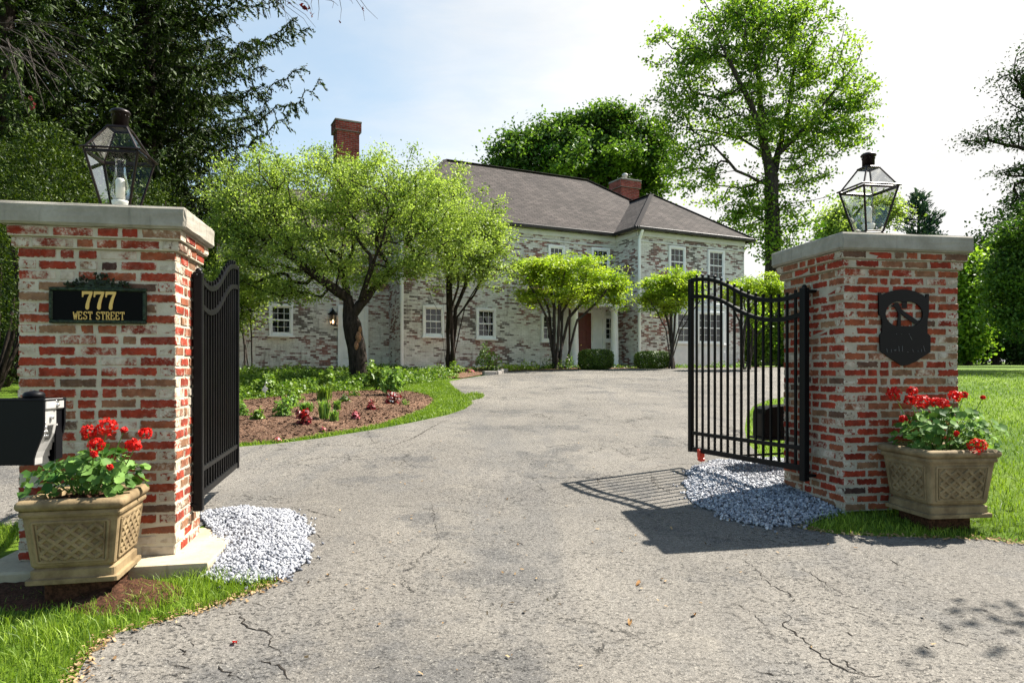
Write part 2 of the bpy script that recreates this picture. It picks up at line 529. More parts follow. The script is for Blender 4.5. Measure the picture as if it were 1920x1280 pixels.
def m_planter():
    t = NT('cast_stone'); c = t.coord()
    n = t.noise(c, 7, 6, 0.7); n2 = t.noise(c, 60, 4, 0.7)
    col = t.mix(t.step(n, 0.3, 0.68), (0.125, 0.085, 0.042), (0.26, 0.19, 0.10))
    col = t.mix(t.step(n2, 0.58, 0.75, 0, 0.5), col, (0.09, 0.065, 0.035))
    return t.done(t.pbr(col, 0.8, t.bump(n2, 0.4, 0.004), spec=0.25))

MAT = dict(
    asphalt=m_asphalt(), ground=m_ground(), mulch=m_mulch(), brick=m_brick(), mortar=m_mortar(), brick2=m_brick('red_reclaimed_brick', 0.05, 0.10), mortar2=m_mortar('darkened_lime_mortar', 0.80),  # crest pillar: same brick with less whitewash and dust, mortar darkened
    cap=m_concrete('cast_concrete', (0.235, 0.215, 0.175), (0.34, 0.315, 0.265)),
    slab=m_concrete('pale_concrete', (0.30, 0.25, 0.165), (0.43, 0.365, 0.25), 3),
    house=m_housebrick(), chim=m_chimbrick(), shingle=m_shingle(), rock=m_rock(), planter=m_planter(),
    iron=m_plain('black_powder_coat', (0.0045, 0.0045, 0.005), 0.42, 0.0, 0.14, 0.2, 4),
    black=m_plain('black_plastic', (0.0035, 0.0035, 0.0045), 0.45, 0, 0.12),
    pbl=m_plain('matt_black_panel', (0.0028, 0.0028, 0.0028), 0.7, 0, 0.08),
    copper=m_plain('aged_copper', (0.012, 0.006, 0.0055), 0.40, 0.4, 0.35, 0.4, 12),
    steel=m_plain('brushed_steel', (0.42, 0.41, 0.39), 0.5, 0.25, 0.5, 0.08, 20),
    chrome=m_plain('chrome', (0.8, 0.8, 0.8), 0.15, 1.0, 0.5, 0.02),
    white=m_plain('white_paint', (0.82, 0.815, 0.80), 0.5, 0, 0.4, 0.06, 3),
    offwhite=m_plain('off_white_paint', (0.66, 0.66, 0.65), 0.5, 0, 0.4, 0.08, 3),
    gutter=m_plain('dark_gutter', (0.022, 0.018, 0.016), 0.5),
    reddoor=m_plain('red_door_paint', (0.11, 0.020, 0.014), 0.45, 0, 0.4),
    gold=m_plain('gold_paint', (0.60, 0.38, 0.10), 0.5, 0.2, 0.5, 0.1),
    verdi=m_plain('dark_green_bronze', (0.016, 0.028, 0.012), 0.45, 0.3, 0.4, 0.8, 60, 0.6),
    bark=m_bark('bark_dark', (0.010, 0.007, 0.005), (0.045, 0.033, 0.025)),
    barkg=m_bark('bark_grey', (0.022, 0.017, 0.013), (0.075, 0.060, 0.050)),
    twig=m_bark('bare_twig', (0.045, 0.037, 0.032), (0.11, 0.09, 0.08)),
    wound=m_plain('bare_wood', (0.26, 0.13, 0.07), 0.8, 0, 0.1, 0.4, 20),
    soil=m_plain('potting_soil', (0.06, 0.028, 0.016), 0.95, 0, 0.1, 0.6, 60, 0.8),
    petal=m_leaf('geranium_petal', (0.42, 0.006, 0.006), (0.66, 0.022, 0.012), 0.25, 0.5, 0.2, (1.1, 0.6, 0.5)),
    pink=m_leaf('pink_petal', (0.60, 0.12, 0.16), (0.80, 0.35, 0.38), 0.25, 0.5, 0.2, (1.1, 0.8, 0.8)),
    redleaf=m_leaf('red_foliage', (0.07, 0.006, 0.007), (0.26, 0.025, 0.025), 0.2, 0.4, 0.3, (1.2, 0.6, 0.6)),
    whitepetal=m_leaf('white_petal', (0.6, 0.55, 0.5), (0.8, 0.8, 0.75), 0.25, 0.5, 0.2, (1, 1, 1)),
    gerleaf=m_leaf('geranium_leaf', (0.030, 0.09, 0.014), (0.20, 0.34, 0.08), 0.3, 0.55, 0.12),
    grass=m_leaf('grass_blade', (0.040, 0.095, 0.004), (0.30, 0.41, 0.045), 0.34, 0.5, 0.3),
    dry=m_leaf('dry_leaf', (0.22, 0.085, 0.03), (0.34, 0.20, 0.08), 0.1, 0.7, 0.1),
    crab=m_leaf('crabapple_leaf', (0.095, 0.155, 0.020), (0.43, 0.53, 0.13), 0.48, 0.5, 0.25, (1.12, 1.2, .6)),
    lime=m_leaf('young_maple_leaf', (0.13, 0.23, 0.010), (0.46, 0.54, 0.055), 0.45, 0.5, 0.25),
    oak=m_leaf('oak_leaf', (0.045, 0.115, 0.010), (0.31, 0.43, 0.055), 0.50, 0.5, 0.25),
    maple=m_leaf('maple_leaf', (0.018, 0.062, 0.010), (0.17, 0.27, 0.045), 0.35, 0.5, 0.25),
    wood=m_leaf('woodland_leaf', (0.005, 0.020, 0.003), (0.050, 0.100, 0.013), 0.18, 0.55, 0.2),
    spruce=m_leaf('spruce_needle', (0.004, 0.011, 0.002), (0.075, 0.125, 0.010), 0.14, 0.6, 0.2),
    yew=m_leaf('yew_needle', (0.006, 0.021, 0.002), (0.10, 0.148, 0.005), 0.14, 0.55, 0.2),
    pine=m_leaf('blue_pine_needle', (0.022, 0.052, 0.036), (0.055, 0.105, 0.070), 0.2, 0.6, 0.2),
    box=m_leaf('boxwood_leaf', (0.010, 0.032, 0.004), (0.11, 0.18, 0.015), 0.25, 0.45, 0.3),
    cover=m_leaf('groundcover_leaf', (0.030, 0.085, 0.006), (0.24, 0.34, 0.05), 0.35, 0.45, 0.3),
    perennial=m_leaf('perennial_leaf', (0.05, 0.12, 0.015), (0.27, 0.40, 0.085), 0.4, 0.5, 0.3),
    glass=m_glass('lantern_glass', (0.975, 0.985, 0.975), 0.5),
    chimglass=m_glass('lamp_chimney_glass', (0.985, 0.985, 0.985), 0.55),
    candle=m_plain('candle_sleeve', (0.86, 0.84, 0.80), 0.5, 0, 0.3, 0.03),
    redplastic=m_plain('red_plastic', (0.55, 0.04, 0.015), 0.4),
    stone=m_concrete('edging_stone', (0.2, 0.18, 0.16), (0.32, 0.3, 0.27)),
)
def m_window():
    t = NT('window_glass')
    c = t.coord()
    p = t.pbr(t.mix(t.step(t.noise(c, 1.6, 3), 0.4, 0.7), (0.006, 0.008, 0.008), (0.02, 0.026, 0.022)), 0.04, spec=0.6)
    return t.done(p)
MAT['window'] = m_window()
def m_lampglow():
    t = NT('lit_bulb'); e = t.n('ShaderNodeEmission'); t.set(e.inputs[0], (1, 0.62, 0.3)); e.inputs[1].default_value = 3.0
    return t.done(e.outputs[0])
MAT['bulb'] = m_lampglow()
# ================================================================== the setting
rng = np.random.default_rng(7)

def ground_sheet():
    ys = np.concatenate([np.arange(-14, 3, 1.5), np.arange(3, 30, 0.75), np.arange(30, 60, 3), np.arange(60, 240, 15), [260, 400, 900]])
    xs = np.concatenate([[-900, -300, -150], np.arange(-90, 91, 6), [150, 300, 900]])
    X, Y = np.meshgrid(xs, ys)
    Z = gz(Y)
    V = np.stack([X, Y, Z], -1).reshape(-1, 3)
    nx = len(xs); Fa = []
    for j in range(len(ys) - 1):
        for i in range(nx - 1):
            a = j * nx + i
            Fa.append((a, a + 1, a + nx + 1, a + nx))
    o = link('ground', np_mesh('ground', V, Fa), MAT['ground'], None, True)
    tag(o, kind='structure')
ground_sheet()

ISLAND = [G(450, 838), G(520, 832), G(600, 822), G(700, 806), G(770, 793), G(840, 778), G(872, 767), G(884, 757), G(874, 744), G(850, 729), G(838, 716)]
BEDC = [G(930, 702.5), (-0.2, 22.6), (3.0, 24.6), (4.9, 25.6), (9.9, 28.0)]
drive = [(-1.86, 2.93), G(165, 1232), G(200, 1194), G(300, 1167), G(400, 1138), G(470, 1113), G(520, 1092), G(560, 1062), G(470, 1040), G(420, 1000), G(385, 985), (-2.45, 5.15), (-4.0, 5.28), (-14, 5.3), (-14, 9.6), (-5.6, 8.4)] + ISLAND + \
        [G(868, 710), G(905, 704.5)] + BEDC + [(14.5, 31.5), (15.5, 29.5), (12.5, 22), G(1490, 741), G(1440, 750), G(1412, 762), G(1400, 780), G(1396, 805), G(1402, 832), G(1440, 868), (2.55, 6.0), G(1575, 960), G(1500, 991), G(1560, 1001), G(1640, 1006), G(1750, 1009), G(1850, 1012), G(1920, 1021), (8, 4.75), (16, 4.6), (16, -6), (-10, -6), (-5.5, -1.5), (-3.0, 1.5)]
sheet('driveway', drive, 0.006, MAT['asphalt'])
sheet('path', [(26, 58), (70, 58), (70, 64.5), (26, 64.5)], 0.02, MAT['slab'])

BED = smooth_poly([G(448, 834), G(520, 828), G(600, 817), G(690, 802), G(760, 783), G(805, 762), G(816, 749), G(795, 739), G(740, 734), G(640, 737), G(560, 742), G(450, 755), (-6.5, 13.0), (-6.0, 8.9)], 2)
def bed_h(x, y):
    d = float(edge_dist(np.array(x), np.array(y), BED))
    return 0.10 * min(1.0, d / 0.8) ** 0.6
sheet('mulch_bed', BED, 0.012, MAT['mulch'], 0.35, zf=bed_h)

# bark chips
n = 9000
bx = rng.uniform(-6.5, 0, n * 3); by = rng.uniform(8.5, 16.5, n * 3)
k = inpoly(bx, by, BED); bx, by = bx[k][:n], by[k][:n]
hd = 0.10 * np.minimum(1, edge_dist(bx, by, BED) / 0.8) ** 0.6

def rand_rot(N, tilt, rng, yaw=None):
    """random yaw, then tilt of up to `tilt` radians about a random horizontal axis"""
    a = rng.uniform(0, 2 * PI, N) if yaw is None else yaw
    t = rng.normal(0, tilt, N); p = rng.uniform(0, 2 * PI, N)
    ca, sa = np.cos(a), np.sin(a); z = np.zeros(N); o = np.ones(N)
    Rz = np.stack([np.stack([ca, -sa, z], -1), np.stack([sa, ca, z], -1), np.stack([z, z, o], -1)], 1)
    ux, uy = np.cos(p), np.sin(p); c, s_ = np.cos(t), np.sin(t); C = 1 - c
    Rt = np.stack([np.stack([c + ux * ux * C, ux * uy * C, uy * s_], -1), np.stack([ux * uy * C, c + uy * uy * C, -ux * s_], -1), np.stack([-uy * s_, ux * s_, c], -1)], 1)
    return Rt @ Rz

def scatter(V0, F0, pos, Rm, sc):
    V0 = np.asarray(V0, float); F0 = np.asarray(F0); N = len(pos)
    sc = np.asarray(sc, float)
    if sc.ndim == 0: sc = np.full(N, float(sc))
    S = V0[None] * (sc[:, None, None] if sc.ndim == 1 else sc[:, None, :])
    V = np.einsum('nij,nkj->nki', Rm, S) + pos[:, None, :]
    Fa = F0[None] + (np.arange(N) * len(V0))[:, None, None]
    return V.reshape(-1, 3), Fa.reshape(-1, F0.shape[1])

CHIP = [[-.5, -.18, 0], [.5, -.14, .05], [.45, .16, .02], [-.45, .2, -.04]]
pos = np.stack([bx, by, gz(by) + 0.02 + hd], -1)
V, Fa = scatter(CHIP, [[0, 1, 2, 3]], pos, rand_rot(len(pos), 0.5, rng), rng.uniform(.02, .07, len(pos)))
o = link('mulch_chips', np_mesh('mulch_chips', V, Fa), MAT['mulch']); tag(o, 'loose reddish bark chips over the flower bed', 'mulch', kind='stuff')

# ------------------------------------------------------------------ gravel
ICO = bmesh.new(); bmesh.ops.create_icosphere(ICO, subdivisions=1, radius=0.5)
ICV = np.array([v.co[:] for v in ICO.verts]); ICF = np.array([[v.index for v in f.verts] for f in ICO.faces]); ICO.free()

def gravel(name, label, poly, n, seed):
    r = np.random.default_rng(seed)
    poly = smooth_poly(poly, 2); poly = [(a + r.normal(0, .022), b + r.normal(0, .022)) for a, b in poly]
    P_ = np.array(poly)
    x = r.uniform(P_[:, 0].min(), P_[:, 0].max(), n * 4); y = r.uniform(P_[:, 1].min(), P_[:, 1].max(), n * 4)
    k = inpoly(x, y, poly); x, y = x[k][:n], y[k][:n]
    d = edge_dist(x, y, poly)
    z = gz(y) + 0.012 + 0.032 * np.minimum(1, d / 0.25) * r.uniform(0.5, 1, len(x)) + r.uniform(0, .012, len(x))
    th = r.uniform(0, 2 * PI, 200); pk = P_[r.integers(0, len(P_), 200)] + np.abs(r.normal(0, .055, (200, 1))) * np.stack([np.cos(th), np.sin(th)], -1)
    x = np.append(x, pk[:, 0]); y = np.append(y, pk[:, 1]); z = np.append(z, gz(pk[:, 1]) + .014)
    N = len(x)
    sc = r.uniform(.013, .030, N)[:, None] * r.uniform(.5, 1.3, (N, 3))
    V, Fa = scatter(ICV, ICF, np.stack([x, y, z], -1), rand_rot(N, 1.2, r), sc)
    V += r.normal(0, .0032, V.shape)
    o = link(name, np_mesh(name, V, Fa, np.repeat(r.random(N), len(ICF))), MAT['rock'])
    tag(o, label, 'gravel', kind='stuff')
    gravel.n += 1
    sheet('gravel_base', [tuple(p) for p in poly], 0.014, MAT['rock'], 0.3)
gravel.n = 0
GRAV_L = [G(372, 962), G(430, 956), G(500, 956), G(545, 961), G(578, 986), G(590, 1015), G(578, 1050), G(552, 1078), G(500, 1094), G(440, 1096), G(385, 1085), G(380, 1060), G(405, 1020), G(385, 985)]
GRAV_R = [G(1278, 925), G(1290, 885), G(1330, 868), G(1400, 862), G(1470, 858), G(1560, 900), G(1600, 955), G(1560, 970), G(1500, 985), G(1430, 993), G(1370, 975), G(1320, 955)]
gravel('gravel', 'patch of white crushed stone beside the pillar with the address plaque', GRAV_L, 9000, 3)
gravel('gravel', 'patch of grey white crushed stone under the gate beside the crest pillar', GRAV_R, 11000, 4)

# ------------------------------------------------------------------ grass
def blades(name, label, polys, n, h, w, seed, far=None, avoid=(), lean=0.45):
    r = np.random.default_rng(seed)
    X = []; Y = []
    P_ = np.concatenate([np.array(p) for p in polys])
    got = 0
    for _ in range(60):
        x = r.uniform(P_[:, 0].min(), P_[:, 0].max(), n); y = r.uniform(P_[:, 1].min(), P_[:, 1].max(), n)
        k = np.zeros(n, bool)
        for p in polys: k |= inpoly(x, y, p)
        for p in avoid: k &= ~inpoly(x, y, p)
        if far: k &= r.random(n) < np.clip((far / np.maximum(y, 0.1)) ** 2, 0, 1)
        X.append(x[k]); Y.append(y[k]); got += k.sum()
        if got >= n: break
    x = np.concatenate(X)[:n]; y = np.concatenate(Y)[:n]; N = len(x)
    x = x + r.normal(0, .018, N) * (1 if not far else 1.5); y = y + r.normal(0, .018, N)
    cl = 0.5 + 0.5 * np.sin(x * 5.1 + 1.7 * np.sin(y * 3.7)) * np.sin(y * 6.3 + 1.3 * np.sin(x * 4.1))
    dist = np.maximum(1.0, y / (far or 99))
    hh = h * r.uniform(.45, 1.2, N) * (0.75 + 0.5 * cl); ww = w * r.uniform(.7, 1.4, N) * dist ** 0.8
    a = r.uniform(0, 2 * PI, N); la = r.uniform(0, 2 * PI, N); le = np.abs(r.normal(0, lean, N)) * hh
    dx, dy = np.cos(a) * ww / 2, np.sin(a) * ww / 2
    lx, ly = np.cos(la) * le, np.sin(la) * le
    z0 = gz(y)
    V = np.empty((N, 6, 3))
    for i, (f, wf, lf) in enumerate(((0, 1, 0), (.6, .8, .45), (1, .15, 1.25))):
        zz = z0 + hh * f * (1 - 0.15 * f)
        V[:, i * 2] = np.stack([x - dx * wf + lx * lf, y - dy * wf + ly * lf, zz], -1)
        V[:, i * 2 + 1] = np.stack([x + dx * wf + lx * lf, y + dy * wf + ly * lf, zz], -1)
    F0 = np.array([[0, 1, 3, 2], [2, 3, 5, 4]])
    Fa = F0[None] + (np.arange(N) * 6)[:, None, None]
    rn = np.clip(r.normal(.45, .25, N) + 0.25 * (cl - .5), 0, 1)
    o = link(name, np_mesh(name, V.reshape(-1, 3), Fa.reshape(-1, 4), np.repeat(rn, 2)), MAT['grass'])
    tag(o, label, 'grass', kind='stuff')

VERGE = [(-3.05, 1.5), (-1.88, 2.93), G(163, 1232), G(197, 1196), G(300, 1169), G(400, 1141), G(470, 1116), G(522, 1094), G(470, 1082), G(400, 1074), (-2.1, 4.15), (-3.4, 3.9), (-3.5, 5.25), (-7, 5.27), (-7, 1.5)]
SHADE_BARE = [(-3.5, 4.3), (-3.3, 3.72), (-2.55, 3.62), (-2.25, 3.82), (-2.0, 4.2)]
blades('lawn_grass', 'short green grass on the verge below the brown planter', [VERGE], 62000, .075, .0042, 11, avoid=[SHADE_BARE])
blades('lawn_grass', 'sparse grass tufts in the bare soil below the planter', [SHADE_BARE], 700, .04, .004, 21)
LAWN_R = [G(1495, 988), G(1560, 998), G(1640, 1003), G(1750, 1007), G(1850, 1010), G(1925, 1019), (9, 4.75), (26, 12), (26, 24), (12.5, 21.5), G(1492, 743), G(1444, 752), G(1416, 763), G(1404, 780), G(1400, 805), G(1406, 832), G(1440, 864), (2.75, 6.5), (2.65, 5.6)]
blades('lawn_grass', 'bright green lawn behind the crest pillar and its planter', [LAWN_R], 110000, .06, .0050, 12, far=5.0)
VERGE_L2 = [G(449, 837), G(520, 831), G(600, 821), G(700, 805), G(770, 792), G(840, 777), G(872, 766), G(886, 757), G(876, 744), G(850, 727), G(838, 713), G(800, 714), G(690, 730), G(640, 740), G(455, 750), (-7, 13.5), (-5.6, 8.5)]
blades('lawn_grass', 'curved strip of lawn around the flower bed', [VERGE_L2], 38000, .05, .009, 13, avoid=[BED])
TUFT = [G(868, 741), G(890, 737), G(908, 741), G(905, 747), G(880, 752)]
blades('lawn_grass', 'small grass tufts growing out of the driveway by the lawn tip', [TUFT], 700, .06, .012, 14)

# ================================================================== gate pillars
def ray_face(px, org, yaw):
    """distance along a wall (org, yaw) where the sight line through column px meets it, and the depth there"""
    r = (px - CX) / F; ux, uy = math.cos(yaw), math.sin(yaw)
    t = (r * org[1] - org[0]) / (ux - r * uy)
    return t, org[1] + t * uy

COURSE = 0.0677
def brick_pillar(label, ctr, yaw, w, d, z0, z1, seed, off):
    root = thing('gate_pillar', label, 'pillar', (ctr[0], ctr[1], z0), yaw, 'brick pillars of the gateway')
    r = np.random.default_rng(seed)
    H = z1 - z0; n = int(round(H / COURSE)); cs = H / n
    core = MB(); mb = MB(); LUV = []
    core.box((0, 0, (H - 2 * cs) / 2), (w - .006, d - .006, H - 2 * cs), .004)
    for i, ex in ((2, .024), (1, .046)):
        core.box((0, 0, H - i * cs + cs / 2), (w - .006 + 2 * ex, d - .006 + 2 * ex, cs), .003)
    dep = .1
    for k in range(n):
        ex = .024 if k == n - 2 else (.046 if k == n - 1 else 0)
        W = w + 2 * ex; D = d + 2 * ex; z = k * cs + cs / 2
        for face in range(4):
            full = (k + face) % 2 == 0
            L = (W if face % 2 == 0 else D) - (0 if full else 2 * (dep + .012))
            m = max(2, int(round(L / .222)))
            j = .024
            parts = [(L - (m - 1) * j) / m] * m
            if r.random() < .45 and m > 2:      # a cut brick somewhere in the run
                q = r.integers(1, m - 1); full_l = parts[q]; cut = full_l * r.uniform(.4, .6)
                parts[q:q + 1] = [cut - j / 2, full_l - cut - j / 2]
            s = -L / 2
            for b in parts:
                h = .0545 + r.normal(0, .002); lb = b + r.normal(0, .003)
                zz = z + r.normal(0, .0016); pr = r.normal(.0025, .0018)
                c = s + b / 2; s += b + j
                tone = r.random()
                rot = np.eye(3)
                if face == 0: p = (c, -D / 2 + dep / 2 - pr, zz); sz = (lb, dep, h)
                elif face == 2: p = (c, D / 2 - dep / 2 + pr, zz); sz = (lb, dep, h)
                elif face == 1: p = (W / 2 - dep / 2 + pr, c, zz); sz = (dep, lb, h)
                else: p = (-W / 2 + dep / 2 - pr, c, zz); sz = (dep, lb, h)
                mb.box(p, sz, .005, a=tone, jit=.0018, rng=r)
                ax = 0 if face % 2 == 0 else 1
                q_ = (mb.V[-1] - np.array(p)) / (np.array(sz) / 2)
                LUV.append(np.stack([np.clip(q_[:, ax], -1, 1) , np.clip(q_[:, 2], -1, 1)], -1))
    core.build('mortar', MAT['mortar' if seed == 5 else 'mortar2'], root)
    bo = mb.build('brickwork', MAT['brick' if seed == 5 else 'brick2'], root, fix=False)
    LUV = np.concatenate(LUV); vi = np.empty(len(bo.data.loops), dtype=np.int32); bo.data.loops.foreach_get('vertex_index', vi)
    bo.data.uv_layers.new(name='UVMap').data.foreach_set('uv', LUV[vi].astype(np.float32).ravel())
    capb = MB()
    capb.box((0, 0, H + .069), (w + .165, d + .165, .138), .016)
    co = capb.build('capstone', MAT['cap'], root)
    bm = bmesh.new(); bm.from_mesh(co.data)
    bmesh.ops.subdivide_edges(bm, edges=bm.edges[:], cuts=4, use_grid_fill=True)
    rr = random.Random(seed)
    for v in bm.verts: v.co += Vector((rr.gauss(0, .0012), rr.gauss(0, .0012), rr.gauss(0, .0012)))
    bm.to_mesh(co.data); bm.free()
    return root

def corner_ctr(c, yaw, w, d, right):
    ux = np.array([math.cos(yaw), math.sin(yaw)]); vy = np.array([-ux[1], ux[0]])
    return np.array(c) + ux * (w / 2) * (-1 if right else 1) + vy * d / 2

LY, LW, LD = R(10), 0.905, 0.57
LC = corner_ctr((-2.144, 4.42), LY, LW, LD, True)
LZ0, LZ1 = EYE - 1.18, EYE + .885
pil_l = brick_pillar('red and white brick gate pillar carrying the address plaque', LC, LY, LW, LD, LZ0, LZ1, 5, 0)
RY, RW, RD = R(9.6), 1.04, 0.88
RC = corner_ctr((2.67, 5.57), RY, RW, RD, False)
RZ0, RZ1 = EYE - 1.14, EYE + .955
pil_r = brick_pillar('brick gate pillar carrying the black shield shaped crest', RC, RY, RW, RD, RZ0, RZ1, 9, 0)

ft = thing('footing_slab', 'pale concrete slab under the address plaque pillar', 'slab', (LC[0], LC[1], EYE - 1.30), LY)
mb = MB(); mb.box((0.05, -.02, .06), (LW + .42, LD + .46, .118), .012, jit=.003, rng=rng)
mb.build('slab', MAT['slab'], ft)

# ------------------------------------------------------------------ lanterns
def lantern(label, loc, yaw, lift=0.0):
    root = thing('post_lantern', label, 'lantern', loc, yaw, 'copper lanterns on the gate pillars')
    zb, zs, zt = .02 + lift, .405 + lift, .585 + lift
    wb, ws, wt = .078, .162, .060
    fr = MB()
    fr.box((0, 0, .012 + lift), (2 * wb + .03, 2 * wb + .03, .024), .004)
    if lift: fr.box((0, 0, lift / 2), (2 * wb - .02, 2 * wb - .02, lift), .004)
    cs = [(-1, -1), (1, -1), (1, 1), (-1, 1)]
    for i, (a, b) in enumerate(cs):
        a2, b2 = cs[(i + 1) % 4]
        fr.bar((a * wb, b * wb, zb), (a * ws, b * ws, zs), .015, .015, .003)
        fr.bar((a * (ws - .004), b * (ws - .004), zs + .01), (a * wt, b * wt, zt), .015, .012, .003)
        fr.bar((a * wt, b * wt, zt), (a2 * wt, b2 * wt, zt), .016, .012, .002)
        fr.bar((a * wb, b * wb, zb + .01), (a2 * wb, b2 * wb, zb + .01), .016, .016, .002)
        o = ws + .014
        fr.bar((a * o, b * o, zs + .008), (a2 * o, b2 * o, zs + .008), .022, .010, .003)
        fr.bar((a * (ws - .006), b * (ws - .006), zs - .01), (a2 * (ws - .006), b2 * (ws - .006), zs - .008), .010, .020, .002)
    fr.box((0, 0, zt + .006), (2 * wt + .012, 2 * wt + .012, .01), .002)
    fr.build('frame', MAT['copper'], root)
    st = MB(); st.lathe([(.050, zt + .01), (.050, zt + .105), (.062, zt + .107), (.064, zt + .115), (.055, zt + .127), (.032, zt + .138), (.0, zt + .143)], 20)
    for i in range(10):
        t = 2 * PI * i / 10
        st.box((.051 * math.cos(t), .051 * math.sin(t), zt + .088), (.006, .008, .014), 0, t)
    st.build('vent_stack', MAT['copper'], root, True)
    for i, (a, b) in enumerate(cs):
        a2, b2 = cs[(i + 1) % 4]
        g = MB()
        g.add([(a * wb, b * wb, zb + .01), (a2 * wb, b2 * wb, zb + .01), (a2 * ws, b2 * ws, zs - .01), (a * ws, b * ws, zs - .01)], [[0, 1, 2, 3]])
        g.build('glass_pane', MAT['glass'], root, fix=False)
        g = MB(); w2 = ws - .01
        g.add([(a * w2, b * w2, zs + .014), (a2 * w2, b2 * w2, zs + .014), (a2 * wt, b2 * wt, zt - .004), (a * wt, b * wt, zt - .004)], [[0, 1, 2, 3]])
        g.build('roof_pane', MAT['glass'], root, fix=False)
    c = MB(); c.lathe([(.035, .024), (.036, .05), (.052, .09), (.052, .105), (.034, .107), (.034, .11)], 16, (0, 0, lift)); c.lathe([(.029, .11), (.029, .24), (.022, .256), (.0, .262)], 14, (0, 0, lift))
    c.build('candle', MAT['candle'], root, True)
    h = MB(); h.lathe([(.040, .108), (.053, .13), (.060, .165), (.054, .205), (.042, .25), (.034, .29), (.032, .36), (.034, .385)], 20, (0, 0, lift))
    bmh = h.build('glass_chimney', MAT['chimglass'], root, True)
    return root
lantern('copper framed glass lantern with the dark spruces behind it', (LC[0] + .0, LC[1] + .05, LZ1 + .145), R(10))
lantern('copper framed glass lantern against the white sky', (RC[0] - .02, RC[1] - .08, RZ1 + .145), R(9.6), .055)

# ------------------------------------------------------------------ lettering from strokes
GLY = {
    'W': [[(0, 1), (.28, 0), (.5, .75), (.72, 0), (1, 1)]], 'E': [[(.12, 0), (.12, 1)], [(0, 1), (.85, 1), (.85, .8)], [(.12, .52), (.62, .52)], [(0, 0), (.88, 0), (.88, .22)]],
    'S': [[(.85, .78), (.85, .95), (.5, 1), (.18, .9), (.15, .68), (.5, .52), (.85, .38), (.85, .12), (.5, 0), (.15, .06), (.12, .24)]],
    'T': [[(.5, 0), (.5, 1)], [(.05, .78), (.05, 1), (.95, 1), (.95, .78)], [(.3, 0), (.7, 0)]],
    'R': [[(.15, 0), (.15, 1)], [(0, 1), (.62, 1), (.82, .88), (.82, .62), (.6, .5), (.15, .5)], [(.5, .5), (.85, 0), (1, 0)], [(0, 0), (.3, 0)]],
}
def letters(mb, text, x0, z0, w, h, th, gap, y, dep):
    x = x0
    for ch in text:
        if ch == ' ': x += w * .75; continue
        for st in GLY[ch]:
            for p, q in zip(st[:-1], st[1:]):
                mb.bar((x + p[0] * w, y, z0 + p[1] * h), (x + q[0] * w, y, z0 + q[1] * h), th, dep)
                mb.box((x + q[0] * w, y, z0 + q[1] * h), (th * .98, dep * .9, th * .98))
        x += w + gap

SEVEN = [(0, 1), (1, 1), (1, .90), (.80, .58), (.68, .30), (.66, .10), (.62, .02), (.48, -.02), (.35, .02), (.30, .12), (.36, .32), (.52, .62), (.70, .84), (.30, .84), (.14, .80), (.10, .68), (-.02, .68)]

# address plaque on the front of the left pillar
ux, uy = math.cos(LY), math.sin(LY)
FL = (-2.144 - LW * ux, 4.42 - LW * uy)          # front-left corner of the face
t0, Ya = ray_face(95, FL, LY); t1, Yb = ray_face(277, FL, LY); Ym = (Ya + Yb) / 2
zc = EYE - (573.5 - CY) / F * Ym; pw = t1 - t0; ph = 67 / F * Ym
cx_ = (t0 + t1) / 2
pr = thing('address_plaque', 'black plaque with gold 777 West Street and leafy green border', 'plaque', (FL[0] + cx_ * ux + .002 * uy, FL[1] + cx_ * uy - .002 * ux, zc), LY)
mb = MB(); mb.box((0, -.012, 0), (pw - .02, .018, ph - .02), .003); mb.build('panel', MAT['pbl'], pr)
mb = MB()
bw = .022
for s in (-1, 1):
    mb.box((0, -.016, s * (ph / 2 - bw / 2)), (pw, .026, bw), .006); mb.box((s * (pw / 2 - bw / 2), -.016, 0), (bw, .0255, ph - 2 * bw), .006)
r = random.Random(3)
for i in range(150):      # cast bead ornament round the border
    q = r.random() * 2 * (pw + ph)
    if q < pw: p = (q - pw / 2, ph / 2 - r.uniform(.003, .018))
    elif q < 2 * pw: p = (q - 1.5 * pw, -ph / 2 + r.uniform(.003, .018))
    elif q < 2 * pw + ph: p = (pw / 2 - r.uniform(.003, .018), q - 2 * pw - ph / 2)
    else: p = (-pw / 2 + r.uniform(.003, .018), q - 2 * pw - 1.5 * ph)
    mb.box((p[0], -.029, p[1]), (.008, .006, .004), .001, rot=np.array(Matrix.Rotation(r.uniform(0, 3), 3, 'Y')))
mb.build('border', MAT['verdi'], pr)
mb = MB()
for i in range(70):       # cast leaves along the top
    u = r.uniform(-1, 1); hgt = .085 * (1 - abs(u) ** 1.6) ** 1.0
    if abs(u) > .42: hgt = .038 * (1 - abs(u)) / .5 + .01
    px_, pz_ = u * pw * .33, ph / 2 + r.uniform(0, max(.005, hgt))
    a = r.uniform(-1.2, 1.2) + u; L = r.uniform(.018, .034)
    dx, dz = math.sin(a) * L, math.cos(a) * L
    nx, nz = math.cos(a) * .007, -math.sin(a) * .007
    yy = -.012 - r.uniform(0, .018)
    mb.add([(px_, yy, pz_), (px_ + dx / 2 + nx, yy - .006, pz_ + dz / 2 + nz), (px_ + dx, yy, pz_ + dz), (px_ + dx / 2 - nx, yy - .006, pz_ + dz / 2 - nz), (px_ + dx / 2, yy - .012, pz_ + dz / 2), (px_ + dx / 2, 0.0, pz_ + dz / 2)],
           [[0, 1, 4], [1, 2, 4], [2, 3, 4], [3, 0, 4], [0, 5, 1], [1, 5, 2], [2, 5, 3], [3, 5, 0]])
mb.box((0, -.008, ph / 2 + .012), (pw * .5, .01, .034), .004); mb.box((0, -.008, ph / 2 + .036), (pw * .22, .01, .03), .004)
mb.build('leaf_ornament', MAT['verdi'], pr)
mb = MB()
